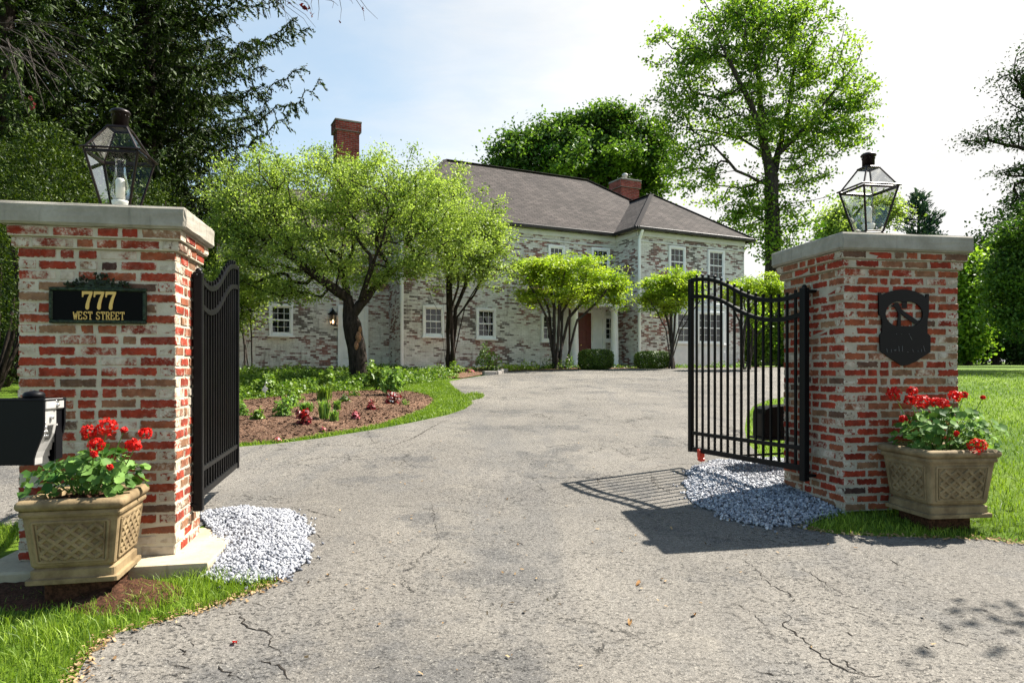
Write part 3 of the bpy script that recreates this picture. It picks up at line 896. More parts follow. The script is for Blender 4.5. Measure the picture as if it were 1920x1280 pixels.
sw, sh = .060, .112
for i in range(3):
    x0 = .010 + (i - 1.5) * .067
    mb.prism([(x0 + a * sw, .012 + (b - .02) * sh - .034) for a, b in SEVEN], -.026, -.020, axes=(0, 2, 1))
mb.build('house_number', MAT['gold'], pr)
for wo, x0 in (('WEST', -.140), ('STREET', -.140 + 4 * .028 + .017)):
    mb = MB(); letters(mb, wo, x0, -.086, .0225, .046, .0050, .0055, -.0235, .005)
    mb.build('street_word', MAT['gold'], pr)

# crest on the right pillar
ux, uy = math.cos(RY), math.sin(RY); FR = (2.67, 5.57)
t0, Ya = ray_face(1646, FR, RY); t1, Yb = ray_face(1741, FR, RY); Ym = (Ya + Yb) / 2
pw = t1 - t0; ph = 142 / F * Ym; zc = EYE - (614 - CY) / F * Ym; cx_ = (t0 + t1) / 2
pr = thing('house_crest', 'black metal shield plaque with a cut out oval holding a leaning bar', 'plaque', (FR[0] + cx_ * ux + .004 * uy, FR[1] + cx_ * uy - .004 * ux, zc), RY)
def cpt(u, v): return ((u - 490) / 715 * pw, (640 - v) / 1090 * ph)      # crest drawing units
outer = [(118, 150), (152, 150), (160, 180), (230, 150), (330, 112), (430, 98), (520, 98), (620, 118), (720, 158), (785, 205), (788, 152), (826, 152), (826, 400), (815, 480), (805, 560), (805, 720), (848, 760), (848, 990), (740, 1060), (640, 1130), (520, 1180), (450, 1190), (370, 1140), (280, 1080), (200, 1020), (142, 980), (135, 750), (165, 715), (170, 560), (150, 480), (125, 460)]
inner = []
for i in range(28):
    t = 2 * PI * i / 28
    inner.append((478 + 262 * math.cos(t), max(270, min(622, 448 + 200 * math.sin(t)))))
bm = bmesh.new()
ov = [bm.verts.new((*cpt(*p), 0)) for p in outer]; iv = [bm.verts.new((*cpt(*p), 0)) for p in inner]
es = [bm.edges.new((a[i], a[(i + 1) % len(a)])) for a in (ov, iv) for i in range(len(a))]
bmesh.ops.triangle_fill(bm, use_beauty=True, use_dissolve=False, edges=es)
for f in bm.faces[:]:
    c = f.calc_center_median()
    u = c.x / pw * 715 + 490; v = 640 - c.y / ph * 1090
    if inpoly(np.array(u), np.array(v), inner): bm.faces.remove(f)
g = bmesh.ops.extrude_face_region(bm, geom=bm.faces[:])
for e in g['geom']:
    if isinstance(e, bmesh.types.BMVert): e.co.z += .012
for v in bm.verts: v.co = Vector((v.co.x, -.006 - v.co.z, v.co.y))
bmesh.ops.recalc_face_normals(bm, faces=bm.faces)
me = bpy.data.meshes.new('shield'); bm.to_mesh(me); bm.free()
link('shield', me, MAT['iron'], pr)
mb = MB()
mb.prism([cpt(*p) for p in [(365, 285), (395, 285), (440, 380), (520, 440), (640, 520), (690, 560), (690, 590), (640, 588), (560, 545), (430, 440), (432, 640), (380, 640), (398, 440), (350, 350), (290, 345), (340, 310)]], -.016, -.008, axes=(0, 2, 1))
mb.prism([cpt(*p) for p in [(455, 262), (525, 262), (525, 365), (455, 365)]], -.010, -.007, axes=(0, 2, 1))
mb.build('silhouette', MAT['iron'], pr)
GREY = m_plain('grey_lettering', (0.10, 0.10, 0.10), 0.6)
# script lettering, only its few visible strokes, in grey
for (u0, v0, u1, v1) in ((228, 945, 235, 1000), (290, 950, 293, 995), (330, 958, 345, 975), (345, 975, 360, 955), (395, 905, 402, 985), (445, 908, 446, 985), (515, 985, 530, 995), (590, 950, 600, 990), (665, 965, 670, 985), (712, 950, 720, 990), (742, 900, 765, 985), (555, 765, 585, 820), (362, 730, 366, 745), (432, 735, 438, 742), (540, 730, 546, 745)):
    p, q = cpt(u0, v0), cpt(u1, v1)
    mb = MB(); mb.bar((p[0], -.0195, p[1]), (q[0], -.0195, q[1]), .0030, .003); mb.build('letter_stroke', GREY, pr)

# ------------------------------------------------------------------ gates
TOPZ = [(0, .657), (.19, .628), (.30, .622), (.42, .630), (.60, .664), (.78, .728), (.96, .816), (1.14, .890), (1.30, .930), (1.46, .950), (1.60, .958)]
def topz(s): return float(np.interp(s, [a for a, _ in TOPZ], [b for _, b in TOPZ]))
def smooth_topz(s): return sum(topz(min(1.6, max(0, s + d))) for d in (-.06, -.03, 0, .03, .06)) / 5
def make_gate(label, loc, yaw):
    root = thing('iron_gate', label, 'gate', loc, yaw, 'open iron gate leaves')
    zb, zl, gap = -.865, -.672, .178
    L = 1.60; E_ = EYE
    p = MB(); p.box((0, 0, E_ + (-.95 + .70) / 2), (.062, .062, 1.65), .006); p.build('hinge_post', MAT['iron'], root)
    p = MB(); p.box((L, 0, E_ + (zb + smooth_topz(L)) / 2), (.05, .05, smooth_topz(L) - zb + .02), .005); p.build('stile', MAT['iron'], root)
    ss = np.linspace(.03, L - .02, 34)
    for dz in (0, -gap):
        m = MB(); pts = [(s, E_ + smooth_topz(s) + dz) for s in ss]
        poly = [(a, b + .019) for a, b in pts] + [(a, b - .019) for a, b in pts[::-1]]
        for i in range(len(pts) - 1):
            a, b = pts[i], pts[i + 1]
            m.add([(a[0], -.019, a[1] - .019), (a[0], .019, a[1] - .019), (a[0], .019, a[1] + .019), (a[0], -.019, a[1] + .019),
                   (b[0], -.019, b[1] - .019), (b[0], .019, b[1] - .019), (b[0], .019, b[1] + .019), (b[0], -.019, b[1] + .019)],
                  [[0, 1, 5, 4], [1, 2, 6, 5], [2, 3, 7, 6], [3, 0, 4, 7]])
        m.build('arched_rail', MAT['iron'], root)
    for z, h in ((zl, .036), (zb + .02, .05)):
        m = MB(); m.box((L / 2, 0, E_ + z), (L - .08, .036, h), .004); m.build('rail', MAT['iron'], root)
    for i in range(1, 16):
        s = L * i / 16.0
        m = MB(); m.box((s, 0, E_ + (zb + .03 + smooth_topz(s) + .052) / 2), (.021, .021, smooth_topz(s) + .052 - zb - .03), .002)
        m.build('picket', MAT['iron'], root)
    return root
def gate_place(A, B): return (A[0], A[1], 0), math.atan2(B[1] - A[1], B[0] - A[0])
gl, ga = gate_place((2.50, 5.93), (1.915, 7.42))
gate_r = make_gate('open black iron gate leaf hinged to the crest pillar, casting a barred shadow', gl, ga)
gate_l = copy_tree(gate_r)
gl2, ga2 = gate_place((-2.17, 4.80), (-2.53, 6.36)); gate_l.location = (gl2[0], gl2[1], -.025); gate_l.rotation_euler = (0, 0, ga2)
gate_l['label'] = 'open black iron gate leaf seen edge on beside the address plaque pillar'
# hinge brackets reach from each post to its pillar (a bracket belongs to its gate)
def brackets(root, side, deep):
    for z in (EYE + .672, EYE - .905):
        m = MB(); m.box((-.005 * 0, side * deep / 2, z), (.075, deep, .022), .004)
        m.lathe([(.020, -.02), (.022, .03), (.012, .045)], 10, (0, 0, z + .01))
        m.build('hinge_bracket', MAT['iron'], root)
brackets(gate_r, -1, .15); brackets(gate_l, 1, .14)
m = MB()
m.box((1.43, 0, EYE - .875), (.045, .07, .09), .006); m.box((1.45, -.02, EYE - .94), (.07, .06, .035), .01); m.bar((1.43, 0, EYE - .86), (1.43, 0, EYE - .96), .02)
m.build('stop_latch', MAT['redplastic'], gate_r)

# gate opener behind the right gate
op = thing('gate_opener', 'black hooded gate opener box with an arm behind the iron gate', 'gate opener', (2.78, 7.3, gzf(7.3)), R(5))
zr = EYE - gzf(7.3)
m = MB(); prof = [(-.19, -.70), (-.19, -.46), (-.175, -.41), (-.12, -.385), (.16, -.365), (.22, -.39), (.22, -.70)]
m.prism([(a, zr + b) for a, b in prof], -.14, .14, axes=(0, 2, 1)); m.build('housing', MAT['black'], op)
m = MB(); m.box((.015, 0, zr - .715), (.48, .34, .022), .004); m.box((.20, 0, (zr - .73) / 2 - .05), (.10, .10, zr - .62), .006); m.build('mounting_post', MAT['iron'], op)
m = MB(); m.bar((.15, -.08, zr - .865), (-.50, -.20, zr - .875), .03, .02, .004); m.bar((.12, -.08, zr - .86), (.12, -.08, zr - .70), .04, .04, .004); m.build('arm', MAT['iron'], op)

# ------------------------------------------------------------------ entry call box (left edge)
cb = thing('entry_call_box', 'black entry call box with steel speaker and button face', 'call box', (-1.95, 2.36, gzf(2.36)), R(0))
zo = EYE - gzf(2.36)
def cbx(px, Y): return (px - CX) / F * Y + 1.95
def cbz(py, Y): return zo - (py - CY) / F * Y
prof_near = [(cbx(-20, 2.3), cbz(748, 2.3)), (cbx(82, 2.3), cbz(747, 2.3)), (cbx(82, 2.3), cbz(797, 2.3)), (cbx(79, 2.3), cbz(815, 2.3)), (cbx(72, 2.3), cbz(833, 2.3)), (cbx(66, 2.3), cbz(848, 2.3)), (cbx(62.5, 2.3), cbz(860, 2.3)), (cbx(62, 2.3), cbz(872, 2.3)), (cbx(-20, 2.3), cbz(873, 2.3))]
m = MB(); m.prism(prof_near, -.06, -.052, axes=(0, 2, 1)); m.prism(prof_near, .046, .054, axes=(0, 2, 1))
m.box((.205, -.003, prof_near[0][1] - .004), (.39, .118, .006), .002)
m.box((.14, -.003, prof_near[0][1] - .11), (.22, .098, .205), .002)
m.box((.2, -.003, prof_near[-1][1] + .006), (.3, .098, .008), .002)
m.build('housing', MAT['black'], cb)
# face: follows the curved front, set just inside the side cheeks
fp = [(x - .006, z) for x, z in prof_near[1:8]]
m = MB()
for (xa, za), (xb, zb_) in zip(fp[1:-1], fp[2:]):
    m.add([(xa, -.052, za), (xa, .020, za), (xb, .030, zb_), (xb, -.052, zb_)], [[0, 1, 2, 3]])
xa, za = fp[0]; xb, zb_ = fp[1]
m.add([(xa, -.052, za - .030), (xa, .012, za - .030), (xb, .012, zb_), (xb, -.052, zb_)], [[0, 1, 2, 3]])
m.build('face_plate', MAT['steel'], cb, fix=False)
m = MB(); m.box((fp[0][0] + .002, -.003, fp[0][1] - .020), (.010, .098, .036), .004); m.build('camera_plate', MAT['steel'], cb)
m = MB(); m.box((fp[0][0] - .004, .03, fp[0][1] - .125), (.006, .034, .17), 0); m.build('side_panel', MAT['black'], cb)
x0 = fp[0][0] + .007; m = MB()
m.lathe([(.007, -.004), (.007, .003), (.004, .006)], 12, (x0, .008, fp[0][1] - .024)); m.box((x0, .008, fp[0][1] - .012), (.003, .016, .007), .001)
m.build('lens', MAT['chrome'], cb, True)
m = MB(); m.lathe([(.006, -.005), (.006, .004), (.003, .007)], 12, (x0 - .003, -.015, fp[0][1] - .066)); m.build('call_button', MAT['chrome'], cb, True)
m = MB()
for i in range(4):
    zz = fp[0][1] - .083 - i * .0145
    xx = float(np.interp(-zz, [-q[1] for q in fp], [q[0] for q in fp]))
    for j in range(1 + i % 4):
        m.lathe([(.0028, -.003), (.0028, .003), (.001, .005)], 8, (xx + .003, -.048 + j * .008, zz))
m.build('button', MAT['chrome'], cb, True)
m = MB()
for i in range(11):
    zz = fp[0][1] - .092 - i * .0046
    xx = float(np.interp(-zz, [-q[1] for q in fp], [q[0] for q in fp]))
    m.box((xx + .001, -.016, zz), (.002, .028, .0014))
m.build('speaker_grille', MAT['black'], cb)
m = MB(); m.lathe([(.034, 0), (.034, .014), (.028, .022), (.0, .028)], 16, (cbx(60, 2.4), .05, prof_near[0][1] - .002)); m.build('top_knob', MAT['black'], cb, True)
m = MB(); m.tube([(.03, 0, prof_near[0][1] - .11), (-.14, 0, prof_near[0][1] - .12), (-.24, 0, prof_near[0][1] - .16), (-.28, 0, prof_near[0][1] - .26), (-.29, 0, .6), (-.29, 0, -.05)], .03, 12); m.build('gooseneck_post', MAT['black'], cb, True)

# ------------------------------------------------------------------ planters
def planter(label, loc, yaw, S=0.59):
    root = thing('stone_planter', label, 'planter', loc, yaw, 'square cast stone planters')
    h = S / 2; k = S / .59
    def sq(prof):       # rounded square section sweep
        m = MB(); rows = []
        for (a, z) in prof:
            r_ = min(.018, a * .3); row = []
            for (sx, sy) in ((-1, -1), (1, -1), (1, 1), (-1, 1)):
                for q in range(3):
                    t = math.atan2(sy, sx) + (q - 1) * PI / 4
                    row.append((sx * (a - r_) + r_ * math.cos(t) * 1.0, sy * (a - r_) + r_ * math.sin(t), z))
            rows.append(row)
        V = [p for r_ in rows for p in r_]; n_ = 12; Fs = []
        for i in range(len(rows) - 1):
            for j in range(n_):
                Fs.append([i * n_ + j, i * n_ + (j + 1) % n_, (i + 1) * n_ + (j + 1) % n_, (i + 1) * n_ + j])
        Fs.append(list(range(n_))[::-1])
        m.add(V, Fs); return m
    sq([(h * .84, 0), (h * .86, .003), (h * .86, .030 * k), (h * .79, .034 * k), (h * .79, .080 * k), (h * .66, .10 * k)]).build('plinth', MAT['planter'], root, False)
    zb, zt = .10 * k, .405 * k; hb, ht = h * .78, h * .89
    sq([(h * .60, zb - .012), (hb - .012, zb - .006), (hb, zb + .01), (ht, zt), (ht + .012, zt + .004), (ht + .016, zt + .018), (ht + .012, zt + .03), (ht + .012, zt + .035)]).build('bowl', MAT['planter'], root, False)
    zr = zt + .035
    pr_ = [(ht + .010, zr)]
    for i in range(9):
        t = -PI / 2 + PI * i / 8
        pr_.append((h - .028 + .028 * math.cos(t), zr + .03 + .03 * math.sin(t)))
    pr_ += [(h - .07, zr + .058), (h - .085, zr + .045), (h - .085, zr - .03)]
    ri = sq(pr_).build('rim', MAT['planter'], root, True)
    m = MB(); a = h - .088
    r_ = random.Random(5); nn = 12; V = []; Fs = []
    for i in range(nn + 1):
        for j in range(nn + 1):
            x = -a + 2 * a * i / nn; y = -a + 2 * a * j / nn
            V.append((x, y, zr + .015 + .02 * math.cos(x / a * 1.4) * math.cos(y / a * 1.4) + r_.gauss(0, .006)))
    for i in range(nn):
        for j in range(nn):
            p = i * (nn + 1) + j; Fs.append([p, p + nn + 1, p + nn + 2, p + 1])
    m.add(V, Fs); m.build('soil', MAT['soil'], root, True)
    # lattice panel in relief on every side
    for f in range(4):
        m = MB()
        rot = np.array(Matrix.Rotation(f * PI / 2, 3, 'Z'))
        def fpt(u, v, o):      # u in -1..1 across, v in 0..1 up the face, o outwards
            a = hb + (ht - hb) * v
            return rot @ np.array([u * a, -(a + o), zb + .01 + (zt - zb - .01) * v])
        u0, v0, v1 = .80, .07, .90
        for w_, o_ in ((.014, .002), (.008, .004)):
            q = (1.0 if w_ > .01 else .90)
            vv0 = v0 + (0 if q == 1 else .035); vv1 = v1 - (0 if q == 1 else .035)
            ring = [(-u0 * q, vv0), (u0 * q, vv0), (u0 * q, vv1), (-u0 * q, vv1)]
            for i in range(4):
                (a0, b0), (a1, b1) = ring[i], ring[(i + 1) % 4]
                m.bar(fpt(a0, b0, o_), fpt(a1, b1, o_), w_, w_, .003)
        ua, va, vb = u0 * .88, v0 + .05, v1 - .05
        asp = 2 * ua * (hb + ht) / 2 / ((vb - va) * (zt - zb))
        nd = 4
        for sgn in (1, -1):
            for i in range(-nd, 2 * nd):
                # line x + sgn*y = const, in a unit square of aspect asp
                c0 = (i + .5) / nd
                pts = []
                for t in np.linspace(0, 1, 41):
                    x = t; y = (c0 - t * 1.0) * 1.0 if sgn > 0 else (t - c0 + 0) * 1.0
                    y *= asp / 1.0 * .82
                    if 0 <= y <= 1: pts.append((x, y))
                if len(pts) >= 2 and abs(pts[-1][0] - pts[0][0]) > .03:
                    (xa, ya), (xb, yb) = pts[0], pts[-1]
                    m.bar(fpt(-ua + 2 * ua * xa, va + (vb - va) * ya, .003), fpt(-ua + 2 * ua * xb, va + (vb - va) * yb, .003), .015, .022, .004)
        m.build('lattice_panel', MAT['planter'], root)
    return root
PLY = R(13); c_ = np.array((-2.115, 3.77)); 
pux = np.array([math.cos(PLY), math.sin(PLY)]); pvy = np.array([-pux[1], pux[0]])
PLC = c_ - pux * .265 + pvy * .262
PLZ = EYE - 1.155
planter('brown stone planter of geraniums in front of the address plaque pillar', (PLC[0], PLC[1], PLZ), PLY, .53)
PRY = R(7); c_ = np.array((2.995, 4.98)); qux = np.array([math.cos(PRY), math.sin(PRY)]); qvy = np.array([-qux[1], qux[0]])
PRC = c_ + qux * .295 + qvy * .295
PRZ = EYE - 1.085
planter('brown stone planter of geraniums on the grass below the black crest', (PRC[0], PRC[1], PRZ), PRY, .59)
# pavers that carry the planters, coloured dark as the shadow below them
for (c, yw, zt_, lab) in ((PLC, PLY, PLZ, 'paving block coloured dark as the shadow under the address pillar planter'), (PRC, PRY, PRZ, 'paving block coloured dark as the shadow under the crest pillar planter')):
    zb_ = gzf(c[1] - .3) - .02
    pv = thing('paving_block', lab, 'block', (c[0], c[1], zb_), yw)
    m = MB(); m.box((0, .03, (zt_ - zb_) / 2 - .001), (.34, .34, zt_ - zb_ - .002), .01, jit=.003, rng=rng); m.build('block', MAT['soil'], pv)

# mound of bare soil under the left planter
def mound(name, label, cx, cy, rx, ry, h, seed):
    r = np.random.default_rng(seed); n_ = 36; V = []; Fs = []
    for i in range(n_):
        for j in range(n_):
            u, v = -1 + 2 * i / (n_ - 1), -1 + 2 * j / (n_ - 1); q = min(1, math.hypot(u, v))
            z = h * (1 - q * q) ** 1 * (1 + r.normal(0, .12)) - .012
            V.append((cx + u * rx, cy + v * ry, gzf(cy + v * ry) + z))
    for i in range(n_ - 1):
        for j in range(n_ - 1):
            p = i * n_ + j; Fs.append((p, p + n_, p + n_ + 1, p + 1))
    o = link(name, np_mesh(name, V, Fs), MAT['soil'], None, True); tag(o, label, 'soil', kind='structure')
mound('soil', None, -2.16, 3.88, .34, .26, .08, 3)
mound('soil', None, -2.75, 3.98, .75, .34, .04, 6)

# ------------------------------------------------------------------ geraniums
LEAF = [(0, 0, 0)] + [(math.cos(t) * q, math.sin(t) * q, .22 * q * q + .06 * math.sin(3 * t)) for t, q in [(2 * PI * i / 10, (1.0 if i % 2 else .86) if i else .35) for i in range(10)]]
LEAFF = [(0, 1 + i, 1 + (i + 1) % 10) for i in range(10)]
PET = [(-.5, 0, 0), (0, -.42, .1), (.5, 0, .05), (0, .42, .1)]
def frames_from_normal(nr, r):
    nr = nr / (np.linalg.norm(nr, axis=1, keepdims=True) + 1e-9)
    a = r.normal(size=nr.shape); t = a - nr * (a * nr).sum(1, keepdims=True); t /= np.linalg.norm(t, axis=1, keepdims=True) + 1e-9
    return np.stack([t, np.cross(nr, t), nr], -1)

def geranium(label, ctr, soil_z, flowers, extents, seed, nleaf):
    r = np.random.default_rng(seed)
    O = np.array([ctr[0], ctr[1], soil_z])
    root = thing('geranium', label, 'geranium', O, 0, 'red geraniums in the planters')
    (xa, xb), (za, zb_), dep = extents
    st = MB()
    # leaves on petioles
    n_ = nleaf
    u = r.uniform(-1, 1, n_); v = r.uniform(-1, 1, n_); w = r.random(n_) ** .8
    top = zb_ * (1 - .45 * u ** 2)
    P_ = np.stack([(xa + xb) / 2 + u * (xb - xa) / 2, v * dep, za + w * (top - za)], -1)
    nr = np.stack([u * .5 + r.normal(0, .4, n_), v * .5 - .25 + r.normal(0, .4, n_), np.full(n_, .75)], -1)
    V, Fa = scatter(LEAF, LEAFF, P_, frames_from_normal(nr, r), r.uniform(.018, .042, n_))
    link('foliage', np_mesh('foliage', V, Fa, np.repeat(np.clip(r.normal(.45, .28, n_), 0, 1), len(LEAFF))), MAT['gerleaf'], root)
    for i in range(0, n_, 4):
        b = np.array([P_[i, 0] * .35, P_[i, 1] * .4, 0.0]); e = P_[i] - np.array([0, 0, .003])
        st.tube([b, (b + e) / 2 + np.array([0, 0, .03]), e], [.0035, .0028, .002], 5, False)
    for (p, rad) in flowers:
        p = np.asarray(p) - O
        b = np.array([p[0] * .45, p[1] * .5, .02])
        st.tube([b, (b * .4 + p * .6) + np.array([0, 0, .02]), p], [.004, .003, .0025], 5, False)
        rad = rad * 1.12; m_ = int(40 + 1500 * rad)
        d = r.normal(size=(m_, 3)); d[:, 2] = d[:, 2] * .9 + .25; d /= np.linalg.norm(d, axis=1, keepdims=True)
        pp = p + d * rad * r.uniform(.75, 1.05, (m_, 1)) * np.array([1.1, 1.0, .95])
        V, Fa = scatter(PET, [[0, 1, 2, 3]], pp, frames_from_normal(d + r.normal(0, .45, d.shape), r), r.uniform(.018, .028, m_))
        link('flower_head', np_mesh('flower_head', V, Fa, r.random(m_)), MAT['petal'], root)
    st.build('stems', MAT['perennial'], root, True)
cy_ = PLC[1]
fl = [(at(202, 800, cy_ - .05), .046), (at(166, 809, cy_ - .1), .034), (at(180, 834, cy_ - .16), .036), (at(250, 834, cy_ - .08), .034), (at(273, 812, cy_ + .02), .03), (at(233, 806, cy_ + .05), .013), (at(176, 851, cy_ - .2), .012), (at(206, 875, cy_ - .2), .010)]
geranium('red flowering geranium growing in the planter by the address pillar', (PLC[0], PLC[1]), PLZ + .455, fl, ((-.24, .27), (.0, .235), .18), 31, 230)
cy_ = PRC[1]
fl = [(at(1676, 737, cy_), .044), (at(1710, 733, cy_ + .1), .032), (at(1707, 750, cy_ + .05), .034), (at(1728, 752, cy_ - .05), .048), (at(1754, 753, cy_ - .1), .03), (at(1768, 756, cy_ - .1), .034), (at(1790, 743, cy_ - .05), .042), (at(1807, 740, cy_ + .05), .022), (at(1843, 745, cy_), .011), (at(1833, 836, cy_ - .28), .052), (at(1694, 785, cy_ - .05), .022), (at(1793, 812, cy_ - .2), .012)]
geranium('red flowering geranium growing in the planter below the black crest', (PRC[0], PRC[1]), PRZ + .46, fl, ((-.26, .40), (.0, .34), .2), 32, 360)

# ------------------------------------------------------------------ open cracks in the asphalt
def cracks(lines):
    r = np.random.default_rng(77); m = MB()
    for (ox, oy, sc, pts, wd) in lines:
        P_ = [np.array(G(ox + a / sc, oy + b / sc)) for a, b in pts]
        Q = []
        for p, q in zip(P_[:-1], P_[1:]):
            k = max(2, int(np.linalg.norm(q - p) / .022))
            for j in range(k): Q.append(p + (q - p) * j / k + r.normal(0, .0075, 2))
        Q.append(P_[-1]); Q = np.array(Q); T = np.gradient(Q, axis=0); T /= np.linalg.norm(T, axis=1, keepdims=True) + 1e-9
        N_ = np.stack([-T[:, 1], T[:, 0]], -1); k = len(Q)
        w_ = wd * .55 * np.sin(np.linspace(.25, PI - .25, k)) * r.uniform(.15, 1.5, k)
        A_ = Q + N_ * w_[:, None]; B_ = Q - N_ * w_[:, None]
        V = [(p[0], p[1], gzf(p[1]) + .0085) for p in A_] + [(p[0], p[1], gzf(p[1]) + .0085) for p in B_]
        m.add(V, [[i, i + 1, k + i + 1, k + i] for i in range(k - 1)])
    o = m.build('pavement_cracks', m_plain('crack_dirt', (.022, .019, .016), .95, 0, .05, .5, 30), None)
    tag(o, kind='structure')
c4 = (0, 920, 3.0); c6 = (1300, 1000, 3.097); c1 = (340, 680, 1.92)
cracks([(*c4, p, w_) for p, w_ in (
    ([(1220, 680), (1290, 695), (1360, 705), (1380, 745), (1405, 785), (1490, 795), (1530, 815), (1520, 880), (1560, 905), (1585, 940)], .0075),
    ([(990, 750), (1030, 775)], .005), ([(1210, 950), (1260, 1010), (1300, 1040), (1360, 1070)], .006), ([(1450, 955), (1530, 985), (1590, 1000), (1610, 1050), (1640, 1075)], .007),
    ([(990, 890), (1040, 905), (1080, 935)], .0055), ([(620, 832), (680, 835), (740, 830), (790, 870)], .005), ([(1430, 630), (1500, 665)], .004), ([(1200, 830), (1240, 850), (1290, 860)], .004),
    ([(1640, 100), (1740, 115), (1830, 140), (1885, 155)], .008), ([(1780, 245), (1802, 268)], .006), ([(1060, 850), (1090, 885)], .004), ([(940, 960), (1010, 1000), (1090, 1010)], .004), ([(500, 1010), (570, 1025)], .004), ([(1010, 985), (1085, 1010)], .005))] +
    [(*c6, p, w_) for p, w_ in (
    ([(270, 150), (340, 190), (400, 260), (450, 310), (550, 350), (590, 390), (560, 420), (640, 460)], .0055),
    ([(560, 470), (570, 510), (530, 535), (600, 590), (660, 640), (700, 680), (760, 730), (830, 770), (900, 810), (1000, 835), (1150, 845)], .0085),
    ([(620, 200), (680, 240), (740, 280), (800, 320), (870, 360)], .006), ([(1130, 150), (1200, 190), (1240, 200)], .006), ([(860, 570), (930, 605)], .006), ([(1400, 600), (1500, 640), (1600, 650)], .006),
    ([(400, 820), (480, 835)], .006), ([(860, 740), (920, 790), (1000, 830)], .007), ([(640, 770), (700, 790)], .005), ([(1180, 280), (1240, 300)], .004), ([(240, 400), (330, 470), (440, 545)], .004), ([(900, 430), (980, 445)], .005), ([(1680, 450), (1760, 480)], .004), ([(1330, 665), (1375, 680)], .008))] +
    [(*c1, p, w_) for p, w_ in (([(700, 322), (760, 300), (840, 270), (900, 235), (935, 215), (990, 195)], .010), ([(560, 440), (620, 445)], .006), ([(1690, 420), (1720, 450), (1760, 470), (1800, 470)], .006), ([(1700, 440), (1690, 400)], .005), ([(1500, 300), (1560, 310), (1620, 345)], .008), ([(1180, 640), (1240, 660)], .005), ([(900, 500), (910, 560), (930, 650)], .004))])

# dry clippings and leaf litter where the turf meets the asphalt
def litter(name, label, line, n, seed, spread=.035):
    r = np.random.default_rng(seed); L_ = np.array(line); k = r.integers(0, len(L_) - 1, n); u = r.random(n)[:, None]
    p = L_[k] * (1 - u) + L_[k + 1] * u + r.normal(0, spread, (n, 2))
    V, Fa = scatter(np.array(CHIP) * np.array([1, 1.4, 1]), [[0, 1, 2, 3]], np.stack([p[:, 0], p[:, 1], gz(p[:, 1]) + .016], -1), rand_rot(n, .5, r), r.uniform(.008, .028, n))
    o = link(name, np_mesh(name, V, Fa, r.random(n)), MAT['litter']); tag(o, label, 'leaf litter', kind='stuff')
MAT['litter'] = m_leaf('dry_litter', (0.13, 0.07, 0.03), (0.42, 0.30, 0.16), 0.1, 0.8, 0.1, (1, .9, .7))
litter('leaf_litter', 'tan leaf litter along the grass edge beside the cracked driveway', [(-2.1, 2.3), (-1.86, 2.93), G(165, 1232), G(200, 1194), G(300, 1167), G(400, 1138), G(470, 1113), G(520, 1092)], 620, 61)
litter('leaf_litter', 'dry clippings along the lawn edge below the crest pillar planter', [G(1500, 991), G(1560, 1001), G(1640, 1006), G(1750, 1009), G(1850, 1012), G(1920, 1021), (8, 4.75)], 420, 62)
r5 = np.random.default_rng(63)
gr = [G(a, b) for a, b in zip(r5.uniform(300, 1800, 40), r5.uniform(800, 1270, 40))]
litter('grit', 'bits of grit and dry leaf scattered over the driveway', gr, 240, 64, .5)
# ================================================================== house
HA = math.atan2(.442, .897); HO = (4.32, 28.8); HZ = 1.53
HUX, HUY = math.cos(HA), math.sin(HA)
house = thing('brick_house', 'large worn white brick house with a brown shingled roof', 'house', (HO[0], HO[1], HZ), HA)
def HT(px, y0):
    """wall coordinate t where column px meets the wall plane y=y0, and its depth"""
    ox, oy = HO[0] - HUY * y0, HO[1] + HUX * y0
    r = (px - CX) / F
    t = (r * oy - ox) / (HUX - r * HUY)
    return t, oy + t * HUY
def HZZ(py, Y): return EYE - HZ - (py - CY) / F * Y

def uvmesh(name, quads, mat, parent, uvs):
    V = []; Fs = []
    for q in quads:
        Fs.append(list(range(len(V), len(V) + len(q)))); V += [tuple(p) for p in q]
    me = bpy.data.meshes.new(name); me.from_pydata(V, [], Fs)
    ul = me.uv_layers.new(name='UVMap'); i = 0
    for q in uvs:
        for p in q: ul.data[i].uv = p; i += 1
    me.update()
    return link(name, me, mat, parent)

def walls(name, foot, z0, z1, parent, mat):
    quads, uvs = [], []
    d = 0
    for (a, b) in zip(foot, foot[1:] + foot[:1]):
        L = math.hypot(b[0] - a[0], b[1] - a[1])
        quads.append([(a[0], a[1], z0), (b[0], b[1], z0), (b[0], b[1], z1), (a[0], a[1], z1)])
        uvs.append([(d, z0), (d + L, z0), (d + L, z1), (d, z1)]); d += L
    return uvmesh(name, quads, mat, parent, uvs)

EZ = 5.6
walls('wall', [(-9.23, 0), (0.0, 0), (0, -1.57), (5.55, -1.57), (5.55, 9), (-9.23, 9)], -.5, EZ, house, MAT['house'])
walls('wall', [(-15.2, 1.46), (-9.235, 1.46), (-9.235, 8), (-15.2, 8)], -.5, 5.0, house, MAT['house'])

